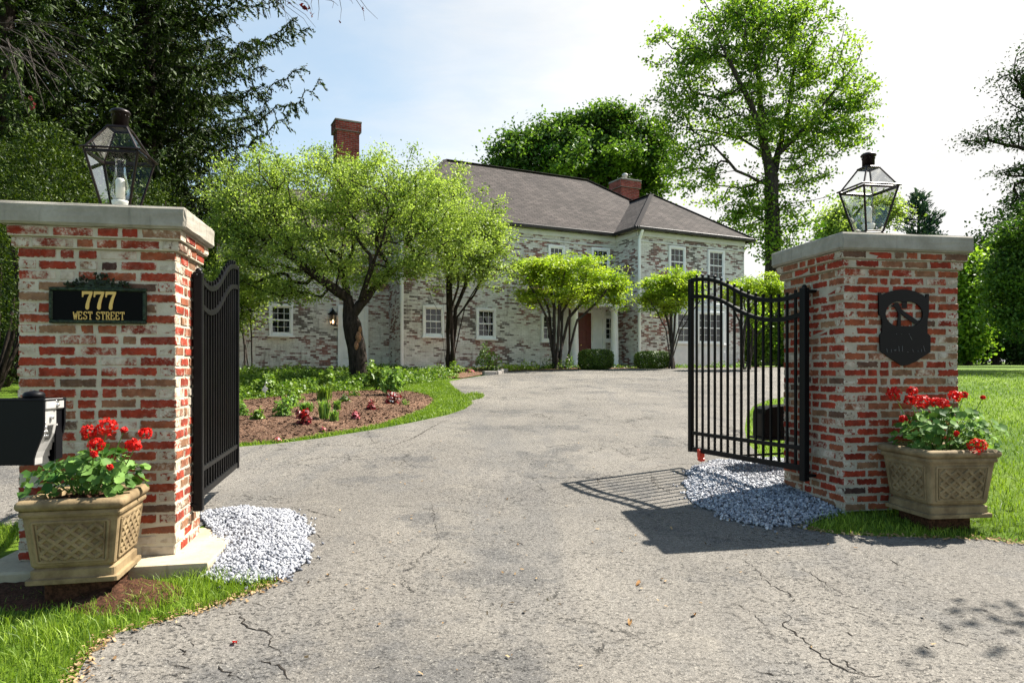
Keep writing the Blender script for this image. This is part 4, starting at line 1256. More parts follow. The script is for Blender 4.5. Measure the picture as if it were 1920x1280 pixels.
def roof_planes(name, planes, parent, mat, th=.06):
    quads, uvs = [], []
    for pl in planes:
        P_ = [np.array(p, float) for p in pl]
        e = P_[1] - P_[0]; e /= np.linalg.norm(e)
        nrm = np.cross(P_[1] - P_[0], P_[2] - P_[0]); nrm /= np.linalg.norm(nrm)
        g = np.cross(nrm, e)
        quads.append(P_); uvs.append([(float(np.dot(p - P_[0], e)), float(np.dot(p - P_[0], g))) for p in P_])
        quads.append([p - np.array([0, 0, th]) for p in P_[::-1]]); uvs.append(uvs[-1][::-1])
    return uvmesh(name, quads, mat, parent, uvs)
ov = .32
def hip(x0, x1, y0, y1, ze, rx0, rx1, ry, zr, left=True, right=True, back=True):
    a, b, c, d = (x0, y0, ze), (x1, y0, ze), (x1, y1, ze), (x0, y1, ze)
    r0, r1 = (rx0, ry, zr), (rx1, ry, zr)
    return [[a, b, r1, r0], [b, c, r1], [c, d, r0, r1], [d, a, r0]]
roof = roof_planes('roof', hip(-9.23 - ov, 5.55 + ov, -ov, 9 + ov, EZ - .04, -5.84, 1.47, 4.5, 9.12), house, MAT['shingle'])
# wing roof
a, b = (0 - ov, -1.57 - ov, EZ - .03), (5.55 + ov, -1.57 - ov, EZ - .03)
apx, rb = (2.78, 1.22, 7.86), (2.78, 3.4, 7.86)
roof_planes('wing_roof', [[a, b, apx], [b, (5.55 + ov, 3.4, EZ - .03), rb, apx], [(0 - ov, 3.4, EZ - .03), a, apx, rb]], house, MAT['shingle'])
roof_planes('low_roof', hip(-15.2 - ov, -9.0, 1.46 - ov, 8 + ov, 4.96, -13.6, -7.5, 4.7, 7.2), house, MAT['shingle'])
m = MB()
for (p, q) in (((-9.23 - ov, -ov), (-ov, -ov)), ((-ov, -ov), (-ov, -1.57 - ov)), ((-ov, -1.57 - ov), (5.55 + ov, -1.57 - ov)), ((5.55 + ov, -1.57 - ov), (5.55 + ov, 9)), ((-9.23 - ov, -ov), (-9.23 - ov, 9))):
    m.bar((p[0], p[1], EZ - .075), (q[0], q[1], EZ - .075), .11, .12, .01)
m.bar((-15.2 - ov, 1.46 - ov, 4.92), (-9.3, 1.46 - ov, 4.92), .11, .11, .01)
m.build('gutter', MAT['gutter'], house)
m = MB()
m.box((-4.6, -.03, EZ - .22), (9.2, .05, .2), .004); m.box((2.78, -1.60, EZ - .22), (5.56, .05, .2), .004); m.box((-.03, -.8, EZ - .22), (.05, 1.5, .2), .004)
m.box((-4.6, -.02, EZ - .52), (9.2, .035, .05), .004); m.box((2.78, -1.59, EZ - .52), (5.56, .035, .05), .004)
m.build('frieze', MAT['offwhite'], house)
m = MB()     # hip and ridge caps
for p, q in (((-5.84, 4.5, 9.14), (1.47, 4.5, 9.14)), ((1.47, 4.5, 9.14), (5.87, -.32, EZ)), (apx, a), (apx, b), (apx, rb), ((-5.84, 4.5, 9.14), (-9.55, -.32, EZ))):
    m.bar(np.array(p) + (0, 0, .01), np.array(q) + (0, 0, .01), .20, .035, .01)
m.build('ridge_cap', MAT['shingle'], house)

def chimney(t, y, w, d, z0, z1):
    foot = [(t - w / 2, y - d / 2), (t + w / 2, y - d / 2), (t + w / 2, y + d / 2), (t - w / 2, y + d / 2)]
    c = walls('chimney', foot, z0, z1 - .1, roof, MAT['chim'])
    e = .07; walls('chimney_corbel', [(x + (e if x > t else -e), yy + (e if yy > y else -e)) for x, yy in foot], z1 - .42, z1 - .1, c, MAT['chim'])
    m = MB(); m.box((t, y, z1 - .05), (w + .17, d + .17, .07), .01); m.box((t, y, z1 - .43), (w + .138, d + .138, .02)); m.build('chimney_cap', MAT['stone'], c)
    return c
chimney(-10.45, 3.2, .86, .68, 5.0, 9.62)
c2 = chimney(3.98, 4.95, 1.08, .92, 6.0, 9.5)
m = MB(); m.lathe([(.11, 9.4), (.11, 9.74), (.15, 9.76), (.15, 9.84), (.05, 9.9)], 14, (3.98, 4.95, 0)); m.build('flue_pipe', MAT['steel'], c2, True)
m = MB(); m.tube([(-.9, 4.8, 8.6), (-.9, 4.8, 9.28)], .05, 8); m.build('vent_pipe', MAT['offwhite'], roof)

def window(pxa, pxb, pya, pyb, y0, cols=3, rows=4, sash=True, sill=True, label=None, split=None):
    pm = (pxa + pxb) / 2; tc, Y = HT(pm, y0)
    ta, _ = HT(pxa, y0); tb, _ = HT(pxb, y0)
    z1, z0 = HZZ(pya, Y), HZZ(pyb, Y)
    w, h = tb - ta, z1 - z0; cx, cz = (ta + tb) / 2, (z0 + z1) / 2
    fr = MB(); fw = .09
    fr.box((cx - w / 2 + fw / 2, y0 - .03, cz), (fw, .09, h), .006); fr.box((cx + w / 2 - fw / 2, y0 - .03, cz), (fw, .09, h), .006)
    fr.box((cx, y0 - .033, z1 - fw / 2), (w - 2 * fw + .004, .088, fw), .006); fr.box((cx, y0 - .033, z0 + .035), (w - 2 * fw + .004, .088, .07), .006)
    f = fr.build('window', MAT['white'], house)
    iw, ih = w - 2 * fw, h - fw - .07; iz = z0 + .07 + ih / 2
    p = MB(); p.add([(cx - iw / 2, y0 - .012, iz - ih / 2), (cx + iw / 2, y0 - .012, iz - ih / 2), (cx + iw / 2, y0 - .012, iz + ih / 2), (cx - iw / 2, y0 - .012, iz + ih / 2)], [[0, 1, 2, 3]])
    p.build('pane', MAT['window'], f, fix=False)
    mu = MB()
    for i in range(1, cols): mu.box((cx - iw / 2 + iw * i / cols, y0 - .022, iz), (.013, .018, ih))
    for i in range(1, rows): mu.box((cx, y0 - .024, iz - ih / 2 + ih * i / rows), (iw, .018, .013))
    if sash:
        mu.box((cx, y0 - .03, iz), (iw, .03, .05), .003)
        for s in (-1, 1): mu.box((cx + s * (iw / 2 - .015), y0 - .028, iz), (.03, .026, ih))
        mu.box((cx, y0 - .028, iz + ih / 2 - .02), (iw, .026, .04)); mu.box((cx, y0 - .028, iz - ih / 2 + .025), (iw, .026, .05))
    mu.build('muntins', MAT['white'], f)
    if sill:
        s = MB(); s.box((cx, y0 - .07, z0 - .03), (w + .10, .17, .06), .008); s.build('sill', MAT['white'], f)
    return f
window(504, 549, 570, 629, 1.46)
window(792, 832, 573, 631, 0)
window(892, 929, 578, 635, 0)
window(1014, 1046, 588, 640, 0)
window(1131, 1162, 592, 640, 0)
window(1027, 1058, 460, 512, 0)
window(1108, 1142, 465, 519, 0)
window(1253, 1284, 462, 520, -1.57)
window(1326, 1357, 469, 527, -1.57)

# white bay front with big windows on the wing
ta, Y = HT(1259, -1.57); tb, _ = HT(1360, -1.57)
z1 = HZZ(566, Y)
m = MB(); m.box(((ta + tb) / 2, -1.61, (z1 - .4) / 2), (tb - ta, .08, z1 + .4), .006)
zs = HZZ(645, Y)
for k in range(4):
    w_ = (tb - ta) / 4
    m.box((ta + w_ * (k + .5), -1.655, zs / 2 - .05), (w_ - .16, .02, zs - .45), .006)
m.box(((ta + tb) / 2, -1.665, zs), (tb - ta + .04, .06, .06), .006); m.box(((ta + tb) / 2, -1.665, z1 - .06), (tb - ta + .06, .07, .14), .008)
m.build('bay_panel', MAT['offwhite'], house)
window(1266, 1296, 584, 645, -1.655, 2, 4, True, False)
window(1306, 1356, 584, 645, -1.655, 4, 4, True, False)

# left door
ta, Y = HT(633, 1.46); tb, _ = HT(690, 1.46); z1 = HZZ(572, Y)
m = MB(); fw = .13
m.box((ta + fw / 2, 1.44, z1 / 2), (fw, .10, z1), .006); m.box((tb - fw / 2, 1.44, z1 / 2), (fw, .10, z1), .006); m.box(((ta + tb) / 2, 1.437, z1 - .07), (tb - ta - 2 * fw, .09, .14), .006)
fr = m.build('door_frame', MAT['white'], house)
m = MB(); c = (ta + tb) / 2; w_ = tb - ta - 2 * fw
m.box((c, 1.45, (z1 - .14) / 2), (w_, .05, z1 - .14), .003)
for sx in (-1, 1):
    for (za, zb_) in ((.18, .42), (.48, .92)):
        m.box((c + sx * w_ / 4, 1.42, z1 * (za + zb_) / 2), (w_ / 2 - .12, .016, z1 * (zb_ - za)), .006)
d_ = m.build('door', MAT['white'], house)
m = MB(); th_, Yh = HT(641, 1.46); m.lathe([(.035, 0), (.035, .03), (.012, .05)], 10, (th_ + .14, 1.40, HZZ(630, Yh))); m.box((th_ + .14, 1.415, HZZ(630, Yh) + .14), (.05, .02, .07), .005); m.build('handle', MAT['black'], d_)

# porch in the corner of the wing
t1, Y1 = HT(1077, -.95); t2, Y2 = HT(1152, -.95)
zt_ = HZZ(575, Y2)
for (tc, nm) in ((t1, 0), (t2, 1)):
    m = MB(); r0 = .165
    m.lathe([(r0 + .07, 0), (r0 + .07, .06), (r0 + .03, .1), (r0, .13), (r0, .9), (r0 - .03, zt_ - .18), (r0 - .02, zt_ - .14), (r0 + .03, zt_ - .1), (r0 + .06, zt_ - .07), (r0 + .06, zt_)], 24, (tc, -.95, -.05))
    m.box((tc, -.95, -.25), (.52, .52, .44), .01)
    m.build('column', MAT['white'], house, True)
m = MB()
m.box(((t1 + t2) / 2 - .05, -.6, zt_ + .12), (t2 - t1 + .75, 1.15, .30), .01); m.box(((t1 + t2) / 2 - .05, -.62, zt_ + .30), (t2 - t1 + .92, 1.3, .08), .02)
m.build('porch_roof', MAT['white'], house)
tp, Yp = HT(1046, 0); tq, _ = HT(1131, 0)
m = MB(); m.box(((tp + tq) / 2, -.02, zt_ / 2), (tq - tp, .05, zt_), .004)
td0, Yd = HT(1083, 0); td1, _ = HT(1107, 0)
for x in (tp + .1, td0 - .12, td1 + .14, td1 + .62): m.box((x, -.06, zt_ / 2), (.14, .05, zt_ - .02), .006)
m.build('entry_panelling', MAT['white'], house)
m = MB(); zd = HZZ(586, Yd)
m.box(((td0 + td1) / 2, -.05, zd / 2), (td1 - td0, .04, zd), .004)
for sx in (-1, 1):
    for (za, zb_) in ((.08, .38), (.45, .68), (.74, .93)):
        m.box(((td0 + td1) / 2 + sx * (td1 - td0) / 4, -.075, zd * (za + zb_) / 2), ((td1 - td0) / 2 - .1, .02, zd * (zb_ - za)), .006)
dd = m.build('front_door', MAT['reddoor'], house)
m = MB(); m.lathe([(.03, 0), (.03, .03), (.01, .05)], 10, (td0 + .1, -.11, zd * .42)); m.build('handle', MAT['gold'], dd)

def downspout(px, y0, off, z1, mat, w=.10):
    t, _ = HT(px, y0)
    m = MB(); m.tube([(t, y0 - ov + .04, z1 + .02), (t, y0 - ov + .04, z1 - .10), (t, y0 - .10, z1 - .42), (t, y0 - .10, .12), (t, y0 - .22, .02)], w / 2, 8)
    m.build('downspout', mat, house)
downspout(752, 0, 0, EZ - .08, MAT['white'], .13); downspout(1196, -1.57, 0, EZ - .08, MAT['white'], .13)
t, _ = HT(1068.5, -.3); m = MB(); m.box((t, -.3, 1.3), (.09, .09, 2.6), .01); m.build('porch_post', m_plain('red_brown_paint', (.06, .02, .016), .5), house)

wl = HT(623, 1.46); wz = HZZ(597, wl[1])
wx, wy = HO[0] + wl[0] * HUX - 1.34 * HUY, HO[1] + wl[0] * HUY + 1.34 * HUX
lam = thing('wall_lantern', 'lit black wall lantern beside the white side door', 'wall lamp', (wx, wy, HZ + wz), HA)
m = MB(); m.lathe([(.10, -.22), (.14, .12)], 4, a=.5)
m = MB()
for a_ in range(4):
    t = PI / 4 + a_ * PI / 2
    m.bar((.09 * math.cos(t), .09 * math.sin(t), -.2), (.14 * math.cos(t), .14 * math.sin(t), .13), .02)
m.lathe([(.11, -.24), (.11, -.2), (.02, -.2)], 4); m.lathe([(.17, .13), (.17, .15), (.06, .27), (.02, .33)], 4)
m.bar((0, 0, .3), (0, .12, .36), .03); m.bar((0, .12, -.1), (0, .12, .4), .08, .02)
m.build('frame', MAT['black'], lam)
m = MB(); m.lathe([(.01, -.19), (.03, -.16), (.03, -.1), (.012, -.06)], 10); m.build('bulb', MAT['bulb'], lam, True)
c2m = MB(); c2m.lathe([(.085, -.19), (.132, .12)], 4); c2m.build('glass', MAT['glass'], lam, fix=False)

# stone edging in front of the house bed
edge_pts = [np.array(p) for p in [G(905, 703.5)] + BEDC[:2]]
eg = thing('stone_edging', 'low grey stone edging where the house bed meets the driveway', 'edging', (edge_pts[0][0], edge_pts[0][1], gzf(edge_pts[0][1])))
m = MB(); r_ = random.Random(2)
for p, q in zip(edge_pts[:-1], edge_pts[1:]):
    L = np.linalg.norm(q - p); k = int(L / .55) + 1
    for i in range(k):
        c = p + (q - p) * (i + .5) / k - edge_pts[0]; an = math.atan2(*(q - p)[::-1])
        yy = c[1] + edge_pts[0][1]
        m.box((c[0], c[1], gzf(yy) - gzf(edge_pts[0][1]) + .03 + r_.uniform(-.01, .015)), (L / k - .02, .16, .16), .02, an + r_.uniform(-.03, .03))
m.build('stones', MAT['stone'], eg)
sheet('soil_bed', [(-6.0, 20.6), G(868, 709.5), G(905, 703)] + [(x, y + .02) for x, y in BEDC] + [(11.5, 29.5), (9.5, 32), (4.4, 28.9), (-4, 24.9), (-9, 23.6), (-12, 22)], .022, MAT['mulch'])

# ================================================================== trees
def grow(trunks, targets, r, k_path=.35, seg=.35, bend=.4, minfrac=.35, jit=.06):
    P_ = []; par = []; pl = []; ok = []; dr = []
    for tr in trunks:
        prev = -1; tr = np.asarray(tr, float)
        for i in range(len(tr)):
            if i == 0:
                if P_ and np.linalg.norm(tr[0] - trunks[0][0]) > .5: prev = int(np.argmin([np.linalg.norm(q - tr[0]) for q in P_]))
                P_.append(tr[0]); par.append(prev); pl.append(pl[prev] if prev >= 0 else 0.0); ok.append(False); dr.append(tr[1] - tr[0]); prev = len(P_) - 1; continue
            L = np.linalg.norm(tr[i] - tr[i - 1]); n_ = max(1, int(L / seg))
            for j in range(1, n_ + 1):
                p = tr[i - 1] + (tr[i] - tr[i - 1]) * j / n_
                if j < n_: p = p + r.normal(0, jit * .25, 3)
                P_.append(p); par.append(prev); pl.append(pl[prev] + L / n_); dr.append(tr[i] - tr[i - 1])
                ok.append((i - 1 + j / n_) / (len(tr) - 1) >= minfrac); prev = len(P_) - 1
    cen = np.mean([t[-1] for t in trunks], axis=0)
    order = np.argsort([np.linalg.norm(t - cen) for t in targets])
    tips = []
    A = np.zeros((len(P_) + len(targets) * 40, 3)); A[:len(P_)] = P_
    PL = np.zeros(len(A)); PL[:len(P_)] = pl; OK = np.zeros(len(A), bool); OK[:len(P_)] = ok
    n = len(P_); par = list(par); dr = [d / (np.linalg.norm(d) + 1e-9) for d in dr]
    for oi in order:
        t = targets[oi]
        d = np.linalg.norm(A[:n] - t, axis=1)
        cost = d + k_path * PL[:n] + np.where(OK[:n], 0, 1e6) + np.where(A[:n, 2] > t[2] + .3 * d + .3, .6 * d, 0)
        b = int(np.argmin(cost)); D = d[b]; p0 = A[b]
        c = p0 + (dr[b] * .6 + (t - p0) / (D + 1e-9) * .6) * .42 * D + np.array([0, 0, bend * .25 * D])
        m_ = int(min(38, max(2, D / seg))); prev = b
        for j in range(1, m_ + 1):
            u = j / m_
            p = (1 - u) ** 2 * p0 + 2 * u * (1 - u) * c + u * u * t
            if j < m_: p = p + r.normal(0, jit, 3) * min(1, D)
            A[n] = p; PL[n] = PL[prev] + np.linalg.norm(p - A[prev]); OK[n] = True
            par.append(prev); dr.append((p - A[prev]) / (np.linalg.norm(p - A[prev]) + 1e-9)); prev = n; n += 1
        tips.append(prev)
    return A[:n].copy(), np.array(par), np.array(tips)

def limb_mesh(A, par, tips, r_trunk, r_tip, n_side=6, power=.5):
    n = len(A); cnt = np.zeros(n); cnt[tips] += 1
    for i in range(n - 1, -1, -1):
        if par[i] >= 0: cnt[par[i]] += cnt[i]
    cnt = np.maximum(cnt, 1)
    rad = r_tip + (r_trunk - r_tip) * ((cnt - 1) / max(1, cnt.max() - 1)) ** power
    ch = np.where(par >= 0)[0]; pa = par[ch]
    main = np.full(n, -1)
    for i in ch:
        if main[par[i]] < 0 or cnt[i] > cnt[main[par[i]]]: main[par[i]] = i
    d = A[ch] - A[pa]; d /= np.linalg.norm(d, axis=1, keepdims=True) + 1e-9
    din = np.zeros((n, 3)); din[ch] = d
    nd = din.copy(); hm = main >= 0; nd[hm] += din[main[hm]]
    nd /= np.linalg.norm(nd, axis=1, keepdims=True) + 1e-9
    sd = np.where((main[pa] == ch)[:, None], nd[pa], d); ed = nd[ch]
    rs = np.where(main[pa] == ch, rad[pa], np.minimum(rad[pa], rad[ch] * 1.25)); re = rad[ch]
    ref = np.array([.31, .92, .13])
    def ring(c, dd, rr):
        x = np.cross(dd, ref); x /= np.linalg.norm(x, axis=1, keepdims=True) + 1e-9
        y = np.cross(dd, x); t = np.arange(n_side) * 2 * PI / n_side
        return c[:, None] + rr[:, None, None] * (np.cos(t)[None, :, None] * x[:, None] + np.sin(t)[None, :, None] * y[:, None])
    V = np.concatenate([ring(A[pa], sd, rs), ring(A[ch], ed, re)], 1)
    j = np.arange(n_side); F0 = np.stack([j, (j + 1) % n_side, n_side + (j + 1) % n_side, n_side + j], -1)
    Fa = F0[None] + (np.arange(len(ch)) * 2 * n_side)[:, None, None]
    return V.reshape(-1, 3), Fa.reshape(-1, 4)

DIA = np.array([(-.5, 0, 0), (0, -.3, .06), (.5, 0, -.05), (0, .3, .06)])
DIAF = np.array([[0, 1, 2, 3]])
def leaves_at(cent, r, size, up=.5, aspect=1.0):
    N = len(cent)
    nr = r.normal(size=(N, 3)); nr[:, 2] = nr[:, 2] * .7 + up * 1.5
    s = size * r.uniform(.65, 1.35, N)
    return scatter(DIA * np.array([1, aspect, 1]), DIAF, cent, frames_from_normal(nr, r), s)

def lobe_points(lobes, Y, dfac, n, r, shell=2.4, base_cut=None):
    w = np.array([l[2] * l[3] * (l[4] if len(l) > 4 else 1) for l in lobes], float); w /= w.sum()
    out = []
    for l, c in zip(lobes, r.multinomial(n, w)):
        d = r.normal(size=(c, 3)); d /= np.linalg.norm(d, axis=1, keepdims=True)
        q = r.random(c) ** (1 / shell) * r.uniform(.82, 1.1, c)
        C = at(l[0], l[1], Y + (l[5] if len(l) > 5 else 0)); rx = l[2] / F * Y; rz = l[3] / F * Y
        out.append(C + d * q[:, None] * np.array([rx, rx * dfac, rz]))
    return np.concatenate(out)

def tree(name, label, cat, base, trunks, lobes, Y, leafmat, barkmat, r_trunk, ntar, per, size, sig, seed, dfac=.9, r_tip=.008, group=None,
         k_path=.35, seg=.4, bend=.4, up=.5, aspect=1.0, shell=2.4, minfrac=.35, crown='crown', trunk='trunk', along=.4, jit=.06, power=.5, tone=None, nside=6):
    r = np.random.default_rng(seed)
    T = lobe_points(lobes, Y, dfac, ntar, r, shell)
    gnd = gzf(base[1]); T = T[T[:, 2] > gnd + .25]
    A, par, tips = grow(trunks, T, r, k_path, seg, bend, minfrac, jit)
    O = np.array([base[0], base[1], gnd])
    root = thing(name, label, cat, O, 0, group)
    V, Fa = limb_mesh(A, par, tips, r_trunk, r_tip, nside, power)
    link(trunk, np_mesh(trunk, V - O, Fa), barkmat, root, True)
    cs = A[tips]; k = np.repeat(np.arange(len(cs)), per)
    sg = np.array(sig if hasattr(sig, '__len__') else (sig, sig, sig * .7))
    L = cs[k] + r.normal(0, 1, (len(k), 3)) * sg * r.uniform(.6, 1.25, len(cs))[k][:, None]
    if along > 0:      # some leaves back along the twig
        pp = par[tips]
        back = A[par[np.maximum(pp, 0)]]
        u = r.random(len(k)) * (r.random(len(k)) < along)
        L += (back[k] - cs[k]) * u[:, None]
    ct = np.clip(r.normal(.47, .27, len(cs)), 0, 1)
    V, Fa = leaves_at(L, r, size, up, aspect)
    rn = np.clip(ct[k] + r.normal(0, .18, len(k)), 0, 1)
    link(crown, np_mesh(crown, V - O, Fa, rn), leafmat, root)
    return root

def w(px, py, Y): return at(px, py, Y)
def gp(px, Y): 
    x = (px - CX) / F * Y
    return np.array([x, Y, gzf(Y) - .05])

# -- crab apple in front of the house
Y0 = 18.6
b = gp(674, Y0)
tr = [[b, w(668, 650, Y0), w(655, 590, Y0), w(652, 560, Y0), w(610, 530, Y0 - .3), w(575, 505, Y0 - .5), w(530, 470, Y0 - .6)],
      [w(656, 600, Y0), w(675, 570, Y0), w(700, 540, Y0 + .2), w(745, 500, Y0 + .4), w(790, 470, Y0 + .6)],
      [w(654, 580, Y0), w(650, 545, Y0 + .3), w(640, 490, Y0 + .8), w(650, 420, Y0 + 1)],
      [w(672, 575, Y0), w(690, 520, Y0 - .5), w(720, 440, Y0 - .9), w(730, 380, Y0 - 1)],
      [w(665, 585, Y0), w(640, 560, Y0 - .9), w(600, 540, Y0 - 1.7), w(560, 500, Y0 - 2.1)]]
crab_lobes = [(610, 400, 225, 140), (430, 400, 60, 80), (870, 440, 70, 70), (420, 530, 50, 40), (520, 540, 70, 30, .9), (455, 525, 85, 36), (570, 545, 75, 24, .8), (700, 525, 60, 24, .8), (490, 400, 115, 110), (750, 370, 150, 95), (660, 322, 130, 46), (520, 320, 100, 45), (800, 430, 110, 90), (440, 480, 75, 60), (600, 490, 190, 55, .8), (780, 500, 90, 40, .7)]
cb_ = tree('crabapple_tree', 'spreading pale green crabapple with a dark forked trunk by the house', 'tree', b, tr, crab_lobes, Y0, MAT['crab'], MAT['bark'], .25, 1000, 92, .068, (.17, .17, .10), 41, .8, .006, None, .30, .25, .5, .5, .9, 1.7, .25, jit=.05, nside=7, power=.62)
m = MB(); 
for (px_, py_, s_) in ((672, 632, 1.0), (668, 648, .8), (675, 618, .6)):
    c = w(px_, py_, Y0 - .22) - np.array(cb_.location)
    m.lathe([(.0, -.16 * s_), (.05 * s_, -.10 * s_), (.085 * s_, 0), (.05 * s_, .12 * s_), (0, .17 * s_)], 10, c)
m.build('bark_wound', MAT['wound'], cb_, True)

# -- vase shaped small trees along the front of the house
def vase(label, px, Y, stems, lobes, mat, seed, ntar=260, per=60, size=.085, sig=(.16, .16, .07), rt=.055, bm='barkg', group='vase shaped small trees along the house front', along=.35):
    r = np.random.default_rng(seed)
    b = gp(px, Y); trs = []
    for (sx, sy, dy) in stems:
        e = w(sx, sy, Y + dy)
        s0 = b + np.array([r.normal(0, .10), r.normal(0, .10), 0])
        mid = s0 * .5 + e * .5 + np.array([(b[0] - e[0]) * .18, 0, (e[2] - b[2]) * .10]) + r.normal(0, .05, 3)
        q1 = s0 * .78 + mid * .22 + np.array([0, 0, .05])
        trs.append([s0, q1 * .5 + mid * .5, mid, mid * .45 + e * .55 + r.normal(0, .05, 3), e])
    return tree('ornamental_tree', label, 'tree', b, trs, lobes, Y, MAT[mat], MAT[bm], rt, ntar, per, size, sig, seed, .9, .006, group, .18, .25, .25, .9, .9, 1.8, .45, jit=.035, along=along, power=.42)
vase('pale green multi stemmed tree between the two small lower windows', 842, 22.0, [(795, 520, -.5), (815, 500, .4), (835, 470, .1), (860, 500, -.4), (885, 500, .5), (905, 520, .0), (925, 500, .8), (850, 430, .6)],
     [(860, 430, 100, 110), (900, 490, 70, 60), (800, 380, 70, 70), (930, 440, 40, 50)], 'crab', 51, 340, 75, .085, (.18, .18, .12), .065, 'bark')
vase('yellow green multi stemmed tree left of the white porch', 1045, 24.6, [(990, 530, -.4), (1010, 515, .3), (1035, 510, .0), (1060, 505, -.4), (1090, 515, .5), (1120, 530, .1), (1140, 540, -.5), (1075, 500, .8)],
     [(1060, 505, 85, 38), (1010, 510, 48, 34), (1125, 530, 60, 38), (1060, 540, 100, 28, .6), (1160, 545, 28, 26), (1050, 558, 95, 26, .7), (990, 556, 28, 34, .7), (1150, 566, 32, 28, .7)], 'lime', 52, 380, 80, .085, (.17, .17, .06))
vase('yellow green multi stemmed tree behind the right hand boxwood', 1258, 25.0, [(1215, 560, -.3), (1235, 545, .3), (1255, 535, .1), (1275, 545, -.4), (1300, 560, .4), (1320, 555, .1)],
     [(1255, 525, 50, 26), (1230, 540, 32, 26), (1290, 540, 45, 30), (1255, 555, 60, 22, .6), (1255, 574, 58, 22, .6), (1215, 560, 20, 26, .6)], 'lime', 53, 240, 75, .085, (.15, .15, .06), .05)
vase('yellow green multi stemmed tree seen through the gate bars', 1400, 24.2, [(1375, 580, .2), (1395, 570, -.3), (1420, 560, .2), (1445, 565, .4), (1465, 575, -.2)],
     [(1415, 540, 52, 30), (1450, 550, 45, 34), (1385, 550, 28, 26)], 'lime', 54, 180, 75, .085, (.15, .15, .06), .05)
vase('slender green multi stemmed tree left of the side door, behind the gate', 462, 20.4, [(450, 600, .2), (470, 580, -.2), (440, 580, .3), (480, 600, .1)],
     [(455, 570, 45, 60), (490, 540, 40, 40), (430, 520, 40, 60)], 'crab', 55, 120, 60, .085, (.16, .16, .12), .035)

# -- tall oak and round maple behind the house
Yo = 42.0
b = gp(1447, Yo)
tr = [[b, w(1447, 600, Yo), w(1449, 430, Yo), w(1447, 330, Yo), w(1435, 280, Yo), w(1410, 200, Yo - 1), w(1370, 120, Yo - 1.5), w(1340, 60, Yo - 2)],
      [w(1447, 340, Yo), w(1460, 280, Yo + .5), w(1480, 200, Yo + 1), w(1490, 120, Yo + 1), w(1480, 40, Yo + 1)],
      [w(1438, 290, Yo), w(1425, 180, Yo + 1), w(1420, 80, Yo + 1), w(1425, 10, Yo + 1)],
      [w(1460, 290, Yo), w(1520, 230, Yo - .5), w(1580, 150, Yo - 1), w(1610, 110, Yo - 1)],
      [w(1437, 290, Yo), w(1390, 260, Yo + 1), w(1320, 245, Yo + 1.5), w(1250, 240, Yo + 2)],
      [w(1446, 350, Yo), w(1380, 320, Yo - 1), w(1320, 330, Yo - 2)]]
oak_lobes = [(1310, 110, 105, 110), (1420, 90, 130, 120), (1520, 120, 120, 110), (1600, 190, 68, 100), (1270, 200, 75, 80), (1400, 230, 150, 80), (1520, 250, 110, 80), (1330, 330, 85, 70, .8), (1430, 400, 90, 80, .9), (1280, 290, 60, 50, .6), (1520, 340, 60, 50, .6), (1380, 20, 110, 60), (1490, 30, 90, 60), (1445, 450, 75, 50, .8), (1385, 400, 65, 48, .7), (1335, 425, 50, 36, .6), (1480, 480, 55, 40, .7), (1500, 410, 45, 45, .6)]
tree('oak_tree', 'tall open crowned oak rising behind the right end of the house', 'tree', b, tr, oak_lobes, Yo, MAT['oak'], MAT['barkg'], .46, 1050, 42, .19, (.34, .34, .20), 61, .75, .02, None, .28, .7, .4, .45, 1.1, 1.5, .25, jit=.10, nside=7, power=.62)
Ym_ = 50.0
b = gp(1095, Ym_)
tr = [[b, w(1095, 450, Ym_), w(1090, 350, Ym_), w(1080, 280, Ym_)], [w(1095, 430, Ym_), w(1140, 330, Ym_), w(1180, 260, Ym_)], [w(1095, 430, Ym_), w(1020, 350, Ym_), w(970, 310, Ym_)]]
tree('maple_tree', 'dense round headed maple behind the house roof', 'tree', b, tr, [(945, 303, 36, 34), (985, 272, 40, 34), (1035, 256, 42, 34), (1085, 240, 40, 32), (1138, 228, 46, 32), (1190, 244, 36, 34), (1226, 285, 40, 50), (1090, 310, 140, 55, .8), (960, 340, 45, 34), (1060, 290, 60, 40), (1150, 280, 60, 44), (1205, 335, 55, 50, .8)], Ym_, MAT['maple'], MAT['bark'], .5, 520, 130, .25, (.46, .46, .26), 62, .9, .03, None, .3, .8, .3, .8, 1.1, 3.0, .3, jit=.1)

